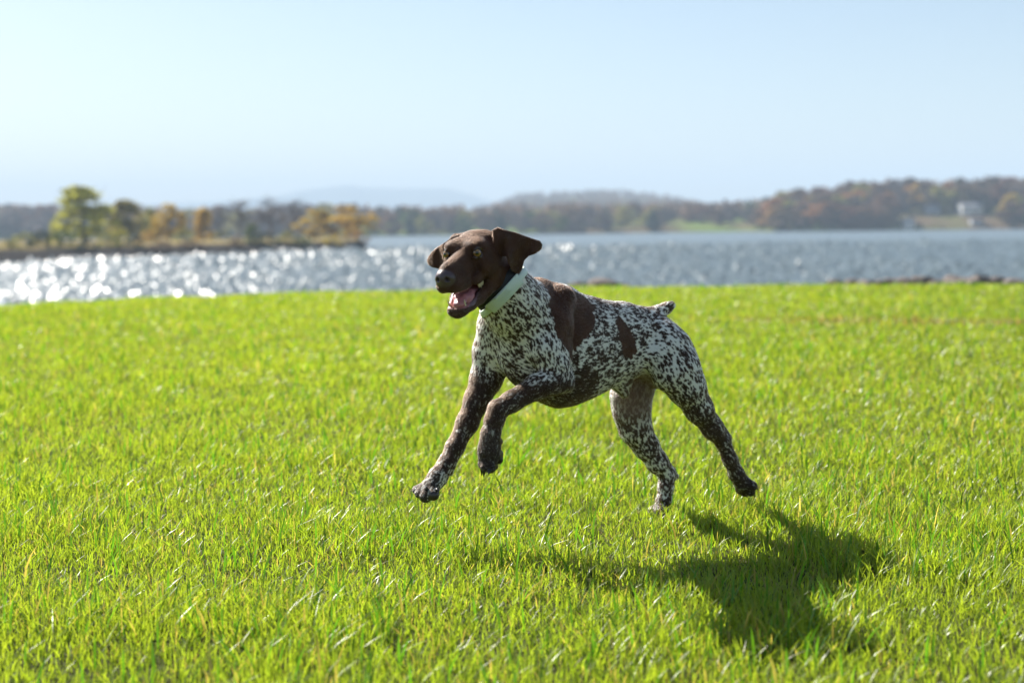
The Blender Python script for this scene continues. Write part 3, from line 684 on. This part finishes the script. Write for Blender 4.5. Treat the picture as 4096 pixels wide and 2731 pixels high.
# mouth opening, nostrils, eye sockets
hcone((.092, 0, -.071), (.215, 0, -.076), .010, .0165, .006, cut=True, sq=1.6, ax=HM[1])
hell((.15, 0, -.074), (.062, .026, .018), .008, cut=True, M=roty(5))
for q in (-1, 1):
    hell((.2365, q * .0105, -.0165), (.007, .0042, .0048), .003, cut=True)
    hell((.238, q * .0185, -.020), (.006, .005, .0022), .002, cut=True)
    E0 = np.array((.1215, q * .0375, .0155))
    hell(E0 + (.008, q * .010, 0), (.017, .013, .0078), .003, cut=True)
    hcone(E0 + (-.010, q * .004, -.0085), E0 + (.011, -q * .004, -.0095), .0044, .0044, .004)   # lids
    hcone(E0 + (-.010, q * .005, .0078), E0 + (.007, -q * .002, .0088), .0052, .0036, .005)

for q in (-1, 1): hcone((.03, q * .03, .018), (.032, q * .055, .028), .03, .016, .012)
# ears: leaf-shaped flaps, drawn as an outline on a bent sheet of some millimetres
def ear(outline, depth, thick, k, root):
    """outline: zoomed pixels; depth(u, v): distance of the sheet, u and v in the same pixels"""
    pts = np.array(outline, float); n = len(pts)
    Q = np.array([at(1600 + .2979 * u, 850 + .2979 * v, depth(u, v)) for u, v in outline])
    ysc = 1 / (.2979 / FPX * Q[:, 1].mean())
    def fn(x, y, z):
        dx, dy, dz = x - CAM[0], y - CAM[1], z - CAM[2]
        w = dx * FW[0] + dy * FW[1] + dz * FW[2]
        u = (2048 + FPX * (dx * RT[0] + dy * RT[1] + dz * RT[2]) / w - 1600) / .2979
        v = (1365.5 - FPX * (dx * UP[0] + dy * UP[1] + dz * UP[2]) / w - 850) / .2979
        d2 = np.full(u.shape, 1e9); sgn = np.ones(u.shape)
        for i in range(n):
            a = pts[i]; b = pts[i - 1]; e = b - a
            wx, wy = u - a[0], v - a[1]
            t = np.clip((wx * e[0] + wy * e[1]) / (e @ e), 0, 1)
            d2 = np.minimum(d2, (wx - e[0] * t) ** 2 + (wy - e[1] * t) ** 2)
            c1 = v >= a[1]; c2 = v < b[1]; c3 = e[0] * wy > e[1] * wx
            sgn = np.where((c1 & c2 & c3) | (~c1 & ~c2 & ~c3), -sgn, sgn)
        d = sgn * np.sqrt(d2) / ysc
        off = np.abs(y - depth(u, v)) * .93 - thick
        q0 = np.maximum(d + .005, 0); q1 = np.maximum(off + .004, 0)
        return np.minimum(np.maximum(d + .005, off + .004), 0) + np.sqrt(q0 ** 2 + q1 ** 2) - .0045
    fld.blend(Q.min(0) - .03, Q.max(0) + .03, fn, k)
    flow.append((Q.mean(0), Q.mean(0) + .001, .05, Q[n // 2] - at(1600 + .2979 * root[0], 850 + .2979 * root[1], Q[0, 1])))
e0 = H(.04, .055, .03)[1]
def near_depth(u, v):
    g = np.clip((u - 1400) / 500, -.4, 1.2); q = np.clip((v - 230) / 600, 0, 1)
    return e0 - .012 - .022 * np.exp(-((u - 1420) / 70) ** 2) * np.clip((v - 200) / 150, 0, 1) + .05 * np.clip(g, 0, 2) ** 1.3 + .011 * np.sin(u / 48 + v / 120) * np.clip(q * 2, .25, 1)
ear([(1235, 235), (1310, 195), (1400, 228), (1560, 268), (1690, 315), (1800, 355), (1880, 378), (1915, 430), (1902, 495), (1820, 555), (1730, 585), (1670, 645), (1645, 740), (1610, 810), (1560, 832), (1500, 785), (1450, 680), (1425, 590), (1370, 600), (1300, 520), (1250, 400)], near_depth, .0060, .008, (1300, 250))
e1 = H(.055, -.055, .02)[1]
def far_depth(u, v):
    return e1 + .004 - .012 * np.exp(-((u - 590) / 40) ** 2) + .03 * np.clip((560 - u) / 200, 0, 1.3) + .003 * np.sin(u / 26)
ear([(790, 292), (700, 320), (640, 370), (600, 398), (520, 450), (430, 520), (378, 590), (358, 650), (378, 700), (425, 738), (490, 752), (545, 765), (600, 740), (640, 690), (700, 560), (760, 430)], far_depth, .0045, .008, (700, 350))

DV, DFc = fld.mesh('dog')
body_mesh = np_mesh('dog', DV, DFc)
DN = fld.grad(DV)
print('dog', len(DV), len(DFc))

# ---- which way the hair lies, at any set of points
FA = np.array([f[0] for f in flow]); FB = np.array([f[1] for f in flow]); FR = np.array([f[2] for f in flow]); FD = np.array([f[3] for f in flow])
FD /= np.linalg.norm(FD, axis=1, keepdims=True)
def hair_dir(P, N):
    acc = np.zeros_like(P)
    for a, b, r, d in zip(FA, FB, FR, FD):
        ab = b - a; t = np.clip((P - a) @ ab / (ab @ ab + 1e-9), 0, 1)
        q = np.linalg.norm(P - a - t[:, None] * ab, axis=1) - r
        acc += np.exp(-np.maximum(q, -.03) / .012)[:, None] * d
    h = to_head(P)
    hd = np.exp(np.clip((h[:, 0] - .02) / .02, -9, 3)) * (h[:, 2] > -.14) * (np.abs(h[:, 1]) < .075)
    acc += (hd * 12)[:, None] * (-.9 * HM[0] - .25 * HM[2])
    acc -= N * (acc * N).sum(1, keepdims=True)
    return acc / (np.linalg.norm(acc, axis=1, keepdims=True) + 1e-9)

# ---- coat: brown head, saddle patch, flank patch, ticked elsewhere
def side_poly(zpts, s): return np.array([[(J(x, y, s) - P0) @ DF, J(x, y, s)[2]] for x, y in zpts])
def in_poly(a, z, poly):
    c = np.zeros(len(a), bool); n = len(poly)
    for i in range(n):
        (x0, y0), (x1, y1) = poly[i], poly[i - 1]
        m = ((y0 > z) != (y1 > z)) & (a < (x1 - x0) * (z - y0) / (y1 - y0 + 1e-12) + x0); c ^= m
    return c
SADDLE = side_poly([(735, 300), (750, 400), (728, 500), (735, 610), (790, 690), (822, 760), (832, 690), (880, 650), (920, 620), (970, 560), (1005, 470), (985, 430), (900, 380), (820, 330)], .085)
FLANK = side_poly([(1082, 545), (1118, 522), (1150, 570), (1178, 640), (1188, 695), (1160, 730), (1112, 722), (1092, 640)], .075)
def wob(P, sc, ph):
    return (np.sin(P[:, 0] * sc + ph) * np.sin(P[:, 1] * sc * 1.13 + 2 * ph) + np.sin(P[:, 2] * sc * 1.21 + 3 * ph) * np.sin(P[:, 0] * sc * .87 + P[:, 1] * sc * .7 + ph)) * .5
def coverage(P):
    """share of dark hair, 0 to 1"""
    a, s = dog_ab(P); z = P[:, 2]
    cov = np.full(len(P), .46)
    zpx = np.array([J(700, y, .1)[2] for y in (0, 1600)]); up = (zpx[0] - z) / (zpx[0] - zpx[1]) * 1600     # zoomed height on the near side
    def ramp(x, a0, a1): return np.clip((x - a0) / (a1 - a0), 0, 1)
    xa = [(J(x, 700, .08) - P0) @ DF for x in (0, 1800)]; xz = (a - xa[0]) / (xa[1] - xa[0]) * 1800          # zoomed abscissa
    cov += .14 * ramp(xz, 850, 950) * ramp(1080 - xz, 0, 100)                        # ribs darker
    cov += .14 * ramp(560 - up, 0, 90) * ramp(xz, 900, 1000)                           # topline
    cov -= .14 * np.exp(-((xz - 1230) / 90) ** 2 - ((up - 720) / 80) ** 2)             # pale flank fold
    cov -= .06 * ramp(xz, 1330, 1420) * (up > 640)
    low = ramp(up, 940, 1080) * (xz > 900) * (s > 0); cov += .38 * low
    cov += .14 * ramp(up, 900, 1000) * (xz > 900) * (s < 0)
    fr = (xz < 905)
    cov += .47 * ramp(up, 770, 860) * fr                                              # dark fore legs
    cov += .40 * np.exp(-((xz - 845) / 45) ** 2 - ((up - 870) / 120) ** 2)             # behind the elbow
    cov -= .22 * ramp(up, 1180, 1300) * fr * (s < 0)
    cov += .08 * wob(P, 22, 1.3) + .06 * wob(P, 47, .4)
    return np.clip(cov, .08, .95)
neck_ax = -.70 * RT + .66 * UP - .12 * FW; neck_ax /= np.linalg.norm(neck_ax)
neck_c = at(1600 + .2979 * 1372, 850 + .2979 * 1000, .5 * (NB + NC)[1])
def brown_patch(P):
    a, s = dog_ab(P); h = to_head(P)
    w = .006 * wob(P, 130, .7) + .004 * wob(P, 260, 1.9)
    head = ((P - neck_c) @ neck_ax + w > .004)
    for c_, r_ in EAR_TIPS: head |= np.linalg.norm(P - c_, axis=1) < r_
    sad = in_poly(a + w, P[:, 2] + w, SADDLE) & (s > -.04)
    fl_ = in_poly(a + w * .6, P[:, 2] + w, FLANK) & (s > 0)
    return head, sad | fl_
EAR_TIPS = [(at(1600 + .2979 * u, 850 + .2979 * v, near_depth(u, v)), r_) for u, v, r_ in ((1880, 440, .035), (1780, 430, .035), (1560, 790, .026), (1580, 680, .03))]
# seeds of the ticking
tri_c = DV[DFc].mean(1); tri_n = np.cross(DV[DFc[:, 2]] - DV[DFc[:, 0]], DV[DFc[:, 3]] - DV[DFc[:, 1]]) * .5
tri_a = np.linalg.norm(tri_n, axis=1)
tcov = coverage(tri_c)
SA, SB = .0048, .0025
sden = -np.log(1 - tcov) / (math.pi * SA * SB * .8) * tri_a
nseed = rng.poisson(sden); si = np.repeat(np.arange(len(tri_c)), nseed)
SP = tri_c[si] + rng.normal(0, .0006, (len(si), 3)); SN = fld.grad(SP); ST = hair_dir(SP, SN)
SS = np.cross(SN, ST); SZ = rng.lognormal(-.12, .38, len(SP))
hind = (dog_ab(SP)[0] < ((J(1260, 700, .08) - P0) @ DF)); SE = np.where(hind, 1.25, 1.0)
print('seeds', len(SP))
def ticked(P, N):
    kd = kdtree.KDTree(len(P))
    for i, p in enumerate(P.tolist()): kd.insert(p, i)
    kd.balance(); val = np.zeros(len(P))
    jit = rng.normal(0, .16, len(P))
    for j in range(len(SP)):
        z = SZ[j]; rr = SA * 1.15 * z
        res = kd.find_range(SP[j].tolist(), rr)
        if not res: continue
        ii = np.array([r[1] for r in res]); d = P[ii] - SP[j]
        q = (d @ ST[j] / (SA * z)) ** 2 + (d @ SS[j] / (SB * z * SE[j])) ** 2
        v = np.clip((1.0 - q + jit[ii]) * 3.0, 0, 1) * ((N[ii] @ SN[j]) > .2)
        val[ii] = np.maximum(val[ii], v)
    return val
BROWN = np.array([.066, .0305, .0175]); BROWN2 = np.array([.042, .023, .0145]); WHITE = np.array([.76, .74, .67])
def paint(P, N):
    head, pat = brown_patch(P)
    t = ticked(P, N); t = np.maximum(t, .5 * np.clip((coverage(P) - .72) / .12, 0, 1)); t = np.where(head | pat, 1, t)
    dark = np.where((head | pat)[:, None], BROWN, BROWN2) * (1 + .25 * wob(P, 90, 2.2)[:, None])
    col = WHITE * (1 - t[:, None]) + dark * t[:, None]
    a, s = dog_ab(P)
    # inner side of the right thigh and groin: thin pinkish hair
    g = np.exp(-((P - J(1190, 900, -.02)) ** 2).sum(1) / .075 ** 2)
    inner = np.clip(g * 1.5 * (N @ DL > -.2) * (s < .06), 0, .85)[:, None]
    col = col * (1 - inner) + np.array([.20, .125, .10]) * inner
    h = to_head(P)
    # nose leather, gums, lips, pads
    nose = np.clip((1 - np.linalg.norm((h - (.228, 0, -.017)) / (.017, .0265, .021), axis=1)) * 5 + .3, 0, 1)
    nose *= (h[:, 0] > .2135)
    col = col * (1 - nose[:, None]) + np.array([.085, .055, .055]) * nose[:, None]
    hole = np.maximum.reduce([np.exp(-((h - (.2345, q * .0105, -.0165)) ** 2).sum(1) / .0042 ** 2) for q in (-1, 1)])[:, None]
    col = col * (1 - .8 * hole)
    mx = h[:, 0]; zline = -.0700 - .05 * np.clip(mx - .16, 0, 1)
    inm = (mx > .078) & (mx < .222) & (np.abs(h[:, 1]) < .0335) & (np.abs(h[:, 2] + .074) < .021) & (N @ (HM[2]) * np.sign(h[:, 2] + .074) < .25)
    gum = np.where((np.abs(h[:, 1]) > .0265)[:, None], np.array([.16, .09, .09]), np.array([.34, .13, .12]))
    col = np.where(inm[:, None], gum, col)
    # pale hairs round the muzzle
    gz = np.clip((-.04 - h[:, 2]) / .02, 0, 1) * (mx > .13) * (rng.random(len(P)) < .35) * (~inm)
    col = col * (1 - .15 * gz[:, None]) + np.array([.35, .32, .28]) * .15 * gz[:, None]
    bare = np.clip(nose + inm, 0, 1)
    eye = np.maximum.reduce([np.exp(-((h - (.126, q * .043, .0155)) ** 2).sum(1) / .014 ** 2) for q in (-1, 1)])
    col = col * (1 - .75 * np.clip(eye * 1.3 - .3, 0, 1)[:, None])
    bare = np.maximum(bare, (eye > .35) * 1.0)
    # paws: dark towards the toes, bare pads beneath
    for c, r in PAWS:
        g = np.exp(-((P - c) ** 2).sum(1) / r ** 2)[:, None]
        col = col * (1 - .8 * g) + np.array([.016, .012, .010]) * .8 * g
    for c, r in PADS:
        g = (np.linalg.norm(P - c, axis=1) < r)
        col[g] = (.035, .026, .022); bare = np.maximum(bare, g * 1.0)
    return np.clip(col, 0, 1), bare
PAWS = [(J(110, 1400, -.07), .045), (J(440, 1260, .095), .05), (J(1745, 1385, .08), .045), (J(1290, 1495, -.055), .03)]
PADS = [(J(122, 1440, -.06), .020), (J(170, 1425, -.03), .016), (J(88, 1425, -.085), .013), (J(505, 1215, .1), .020), (J(488, 1285, .1), .016)]
vcol, vbare = paint(DV, DN)
ca = body_mesh.attributes.new('coat', 'FLOAT_COLOR', 'POINT')
ca.data.foreach_set('color', np.concatenate([vcol, np.ones((len(vcol), 1))], 1).astype(np.float32).ravel())
ba = body_mesh.attributes.new('bare', 'FLOAT', 'POINT'); ba.data.foreach_set('value', vbare.astype(np.float32))

def coat_mat():
    m, nt, b = new_mat('dog_skin')
    at_ = node(nt, 'ShaderNodeAttribute', attribute_name='coat'); nt.links.new(at_.outputs['Color'], b.inputs['Base Color'])
    br = node(nt, 'ShaderNodeAttribute', attribute_name='bare')
    mr = node(nt, 'ShaderNodeMapRange'); mr.inputs['To Min'].default_value = .62; mr.inputs['To Max'].default_value = .28
    nt.links.new(br.outputs['Fac'], mr.inputs['Value']); nt.links.new(mr.outputs[0], b.inputs['Roughness'])
    sp = node(nt, 'ShaderNodeMapRange'); sp.inputs['To Min'].default_value = .10; sp.inputs['To Max'].default_value = .6
    nt.links.new(br.outputs['Fac'], sp.inputs['Value']); nt.links.new(sp.outputs[0], b.inputs['Specular IOR Level'])
    tc = node(nt, 'ShaderNodeTexCoord'); vz = node(nt, 'ShaderNodeTexNoise'); vz.inputs['Scale'].default_value = 420; vz.inputs['Detail'].default_value = 3
    nt.links.new(tc.outputs['Object'], vz.inputs['Vector'])
    bp = node(nt, 'ShaderNodeBump'); bp.inputs['Strength'].default_value = .35; bp.inputs['Distance'].default_value = .002
    nt.links.new(vz.outputs[0], bp.inputs['Height']); nt.links.new(bp.outputs[0], b.inputs['Normal'])
    return m
dog = obj('dog', body_mesh, coat_mat())
tag(dog, 'brown and white ticked pointer dog leaping across the lawn with its mouth open', 'dog')

# ---- short fur
NH = 330000
pick = rng.choice(len(tri_c), NH, p=tri_a / tri_a.sum())
w1, w2 = rng.random((2, NH, 1)); q = DV[DFc[pick]]
HP = (q[:, 0] * (1 - w1) + q[:, 1] * w1) * (1 - w2) + (q[:, 3] * (1 - w1) + q[:, 2] * w1) * w2
HN = fld.grad(HP); HD = hair_dir(HP, HN); hcol, hbare = paint(HP, HN)
keep = hbare < .5; HP, HN, HD, hcol = HP[keep], HN[keep], HD[keep], hcol[keep]; n = len(HP)
hh = to_head(HP); onhead = ((HP - neck_c) @ neck_ax > 0)
ln = np.where(onhead, .0026, .0050) * rng.uniform(.7, 1.35, n)
paw = np.minimum.reduce([np.linalg.norm(HP - c, axis=1) for c, r in PAWS]); ln *= np.where(paw < .07, .6, 1)
dirn = HD + rng.normal(0, .16, (n, 3)); lift = (rng.uniform(.10, .28, n) * np.where(onhead, .6, 1))[:, None]
T = np.stack([HP - HN * .0006, HP + ln[:, None] * (.5 * dirn + HN * lift * .62), HP + ln[:, None] * (dirn + HN * lift * .8)], 1)
hc = bpy.data.hair_curves.new('fur'); hc.add_curves([3] * n)
hc.attributes['position'].data.foreach_set('vector', T.astype(np.float32).ravel())
ra = hc.attributes.get('radius') or hc.attributes.new('radius', 'FLOAT', 'POINT')
ra.data.foreach_set('value', np.tile(np.array([.00019, .00016, .00003], np.float32), n))
hcol = np.clip(hcol * rng.uniform(.8, 1.2, (n, 1)), 0, .9)
cc = hc.attributes.new('coat', 'FLOAT_COLOR', 'CURVE')
cc.data.foreach_set('color', np.concatenate([hcol, np.ones((n, 1))], 1).astype(np.float32).ravel())
fm, nt, b = new_mat('dog_fur'); nt.nodes.remove(b)
hb = node(nt, 'ShaderNodeBsdfHairPrincipled'); hb.model = 'CHIANG'; hb.parametrization = 'COLOR'
hb.inputs['Roughness'].default_value = .45; hb.inputs['Radial Roughness'].default_value = .5
at_ = node(nt, 'ShaderNodeAttribute', attribute_name='coat'); nt.links.new(at_.outputs['Color'], hb.inputs['Color'])
nt.links.new(hb.outputs[0], nt.nodes['Material Output'].inputs['Surface'])
fur = bpy.data.objects.new('fur', hc); COL.objects.link(fur); hc.materials.append(fm); fur.parent = dog
fur['kind'] = 'stuff'

# ---- eyes
def eye_mat():
    m, nt, b = new_mat('dog_eye')
    tc = node(nt, 'ShaderNodeTexCoord'); ln_ = node(nt, 'ShaderNodeVectorMath', operation='LENGTH')
    sx = node(nt, 'ShaderNodeVectorMath', operation='MULTIPLY'); sx.inputs[1].default_value = (1, 1, 0)
    nt.links.new(tc.outputs['Object'], sx.inputs[0]); nt.links.new(sx.outputs[0], ln_.inputs[0])
    cr = node(nt, 'ShaderNodeValToRGB'); e = cr.color_ramp.elements
    e[0].position = 0; e[0].color = (.004, .003, .003, 1); e[1].position = .36; e[1].color = (.004, .003, .003, 1)
    for p, c in ((.40, (.24, .125, .035, 1)), (.74, (.33, .185, .055, 1)), (.82, (.05, .02, .01, 1)), (.92, (.04, .022, .016, 1))):
        x = e.new(p); x.color = c
    mu = node(nt, 'ShaderNodeMath', operation='MULTIPLY'); mu.inputs[1].default_value = 1 / .0116
    nt.links.new(ln_.outputs['Value'], mu.inputs[0]); nt.links.new(mu.outputs[0], cr.inputs[0]); nt.links.new(cr.outputs[0], b.inputs['Base Color'])
    b.inputs['Roughness'].default_value = .08; b.inputs['Coat Weight'].default_value = 1; b.inputs['Coat Roughness'].default_value = .03
    return m
em = eye_mat()
def uv_ball(name, r, seg=32, rings=20):
    bm = bmesh.new(); bmesh.ops.create_uvsphere(bm, u_segments=seg, v_segments=rings, radius=r)
    me = bpy.data.meshes.new(name); bm.to_mesh(me); bm.free(); me.polygons.foreach_set('use_smooth', np.ones(len(me.polygons), bool)); return me
eb = uv_ball('eye', .0116); eb.materials.append(em)
for qs in (1, -1):
    o = obj('eye', eb, None, dog)
    look = Vector(HM[0] * .86 + HM[1] * qs * .34 + HM[2] * .10).normalized()
    o.rotation_euler = look.to_track_quat('Z', 'Y').to_euler()
    o.location = H(.1215, qs * .0372, .0155)
    o['label'] = 'amber eye'

# ---- tongue, teeth, claws
pink = simple_mat('tongue', (.50, .20, .21), .32, .18, 260, .25)
tooth_m = simple_mat('tooth', (.70, .60, .40), .25, .1, 90)
claw_m = simple_mat('claw', (.018, .016, .015), .3, .3, 120)
tf = Field(np.minimum(H(.06, -.06, -.13), H(.24, .06, -.03)) - .05, np.maximum(H(.06, -.06, -.13), H(.24, .06, -.03)) + .05, .002)
def tcone(a, b, ra, rb, k=.01, sq=2.0): tf.cone(H(*a), H(*b), ra * HS, rb * HS, k, sq=sq, ax=HM[1])
for a, b, ra, rb in (((.09, 0, -.078), (.13, .001, -.074), .008, .0085), ((.13, .001, -.074), (.165, .004, -.077), .0085, .0085), ((.165, .004, -.077), (.186, .006, -.088), .0085, .0075)):
    tcone(a, b, ra, rb)
tcone((.145, .016, -.078), (.163, .018, -.092), .0075, .0065, .008, 1.4)
tf.cone(H(.12, .003, -.062), H(.19, .008, -.073), .003, .0025, .004, cut=True)
tv, tfc = tf.mesh('tongue'); obj('tongue', np_mesh('tongue', tv, tfc), pink, dog)
def horn(name, base, tip, r, mat, bend=(0, 0, 0), seg=8, rings=5):
    base, tip, bend = np.array(base), np.array(tip), np.array(bend); V = []; F = []
    d = tip - base; d /= np.linalg.norm(d); u = np.cross(d, [.3, .5, .8]); u /= np.linalg.norm(u); v = np.cross(d, u)
    for i in range(rings):
        t = i / (rings - 1); c = base + (tip - base) * t + bend * (4 * t * (1 - t)); rr = r * (1 - t ** 1.6) + r * .08
        V += [c + rr * (math.cos(2 * math.pi * j / seg) * u + math.sin(2 * math.pi * j / seg) * v) for j in range(seg)]
    for i in range(rings - 1):
        F += [(i * seg + j, i * seg + (j + 1) % seg, (i + 1) * seg + (j + 1) % seg, (i + 1) * seg + j) for j in range(seg)]
    return obj(name, np_mesh(name, V, F), mat, dog)
for q in (-1, 1):
    horn('canine_tooth', H(.178, q * .0175, -.098), H(.186, q * .0215, -.0755), .0042, tooth_m, .002 * HM[0])
for i in range(6):
    y = (i - 2.5) * .0042
    horn('incisor_tooth', H(.190 - abs(y) * .35, y, -.099), H(.193 - abs(y) * .35, y, -.0905), .0030, tooth_m)
for q in (-1, 1):
    for i, (x, l, r) in enumerate(((.099, .004, .0042), (.109, .006, .0046), (.118, .004, .0036))):
        horn('molar_tooth', H(x + .004, q * .0300, -.055), H(x + .005, q * .0315, -.062 - l), r, tooth_m)
for a, b in (((86, 1382, -.097), (58, 1398, -.108)), ((98, 1388, -.085), (64, 1404, -.085)), ((134, 1395, -.06), (128, 1382, -.02)), ((182, 1395, -.03), (196, 1402, -.01)),
             ((412, 1275, .078), (410, 1322, .072)), ((424, 1285, .105), (420, 1328, .105)), ((452, 1292, .122), (444, 1318, .130)),
             ((1705, 1400, .05), (1700, 1420, .04)), ((1735, 1415, .065), (1742, 1432, .06)), ((1766, 1408, .085), (1782, 1428, .085)), ((1780, 1376, .10), (1797, 1392, .105))):
    A, B = J(*a), J(*b); horn('claw', A, B, .0062, claw_m, np.array([0, 0, .004]))

# ---- collar: conforms to the neck
black_m = simple_mat('collar_rubber', (.012, .013, .016), .55, .2, 200)
mint_m = simple_mat('collar_plastic', (.66, .76, .66), .42, .05, 60, 0, .5)
cu = -HM[1] - neck_ax * (-HM[1] @ neck_ax); cu /= np.linalg.norm(cu); cv = np.cross(neck_ax, cu)
def neck_r(th, w):
    c = neck_c + neck_ax * w[:, None]; dirs = np.cos(th)[:, None] * cu + np.sin(th)[:, None] * cv
    r = np.full(len(th), .03)
    for _ in range(60):
        r = r + np.maximum(-fld.value(c + dirs * r[:, None]) * .8, -.004)
    return np.minimum(r, .092)
def neck_pt(th, w, off):
    th = np.atleast_1d(th).astype(float); w = np.broadcast_to(w, th.shape).astype(float)
    acc = 0                           # smoothed radius so that the band stays round
    for dt in (-.5, -.25, 0, .25, .5): acc = acc + neck_r(th + dt, w)
    r = np.maximum(acc / 5, neck_r(th, w)) + off
    return neck_c + neck_ax * w[:, None] + (np.cos(th)[:, None] * cu + np.sin(th)[:, None] * cv) * r[:, None]
def band(name, w0, w1, o0, o1, mat, parent, t0=0, t1=2 * math.pi, n=96, skew=None):
    closed = t1 - t0 > 6.28; th = np.linspace(t0, t1, n, endpoint=not closed)
    sk = np.zeros(n) if skew is None else skew(th); m = .18
    prof = [(w0, o0), (w0, o1 - .001), (w0 + (w1 - w0) * m * .4, o1), (w1 - (w1 - w0) * m * .4, o1), (w1, o1 - .001), (w1, o0)]
    V = np.concatenate([neck_pt(th, w + sk, o) for w, o in prof]); F = []; k = len(prof)
    for p in range(k):
        p2 = (p + 1) % k
        for i in range(n if closed else n - 1):
            i2 = (i + 1) % n; F.append((p * n + i, p * n + i2, p2 * n + i2, p2 * n + i))
    me = np_mesh(name, V, F, False); 
    if not closed:
        bm = bmesh.new(); bm.from_mesh(me)
        for e in (0, n - 1): bm.verts.ensure_lookup_table(); bm.faces.new([bm.verts[p * n + e] for p in range(k)])
        bmesh.ops.recalc_face_normals(bm, faces=bm.faces); bm.to_mesh(me); bm.free()
    return obj(name, me, mat, parent)
collar = empty('dog_collar', tuple(neck_c))
collar_inv = Matrix.Translation(Vector(neck_c)).inverted()
tag(collar, 'pale mint collar with a plastic receiver and black inner pad round the dog\'s neck', 'collar')
# direction of the receiver: the dog's lower left, facing the viewer
def th_of(p):
    d = p - neck_c; return math.atan2(d @ cv, d @ cu)
def seen(px1, py1): return at(1600 + .2979 * px1, 850 + .2979 * py1, neck_c[1] - .065)
ta = th_of(seen(1640, 1000)); tb = th_of(seen(1255, 1265))
if tb < ta: tb += 2 * math.pi
if tb - ta > math.pi: ta, tb = tb, ta + 2 * math.pi
parts = [band('strap', -.020, -.002, .001, .0045, mint_m, collar), band('inner_pad', .001, .026, .0005, .0125, black_m, collar, ta - .35, tb + .30, 48),
         band('receiver', -.025, .006, .004, .020, mint_m, collar, ta, tb, 40), band('battery_cover', -.003, .0045, .0195, .0208, mint_m, collar, ta + (tb - ta) * .30, ta + (tb - ta) * .62, 16)]
def letters(txt, w_base, size):
    cu_ = bpy.data.curves.new('lettering', 'FONT'); cu_.body = txt; cu_.size = size; cu_.extrude = .0006; cu_.align_x = 'CENTER'
    o = bpy.data.objects.new('lettering', cu_); COL.objects.link(o)
    dg = bpy.context.evaluated_depsgraph_get(); me = bpy.data.meshes.new_from_object(o.evaluated_get(dg)); bpy.data.objects.remove(o)
    co = np.zeros(len(me.vertices) * 3, np.float32); me.vertices.foreach_get('co', co); co = co.reshape(-1, 3)
    tm = .5 * (ta + tb); sgn = TXT_SIGN
    P = neck_pt(tm + sgn * co[:, 0] / .085, w_base + co[:, 1], 0)
    c = neck_c + neck_ax * (w_base + co[:, 1])[:, None]; dr = P - c; dr /= np.linalg.norm(dr, axis=1, keepdims=True)
    P = P + dr * (.0200 + co[:, 2] + .0003)[:, None]
    me.vertices.foreach_set('co', P.astype(np.float32).ravel()); me.update(); me.name = 'lettering'
    return obj('lettering', me, mint_m, collar)
# letters read from the viewer's left: choose the sense of rotation in which the angle runs to the right
TXT_SIGN = 1 if (neck_pt([.5 * (ta + tb) + .1], 0, 0)[0] - neck_pt([.5 * (ta + tb)], 0, 0)[0]) @ RT > 0 else -1
parts += [letters('Invisible', -.0145, .0115), letters('Fence', -.0235, .0105)]
for o in parts: o.matrix_parent_inverse = collar_inv
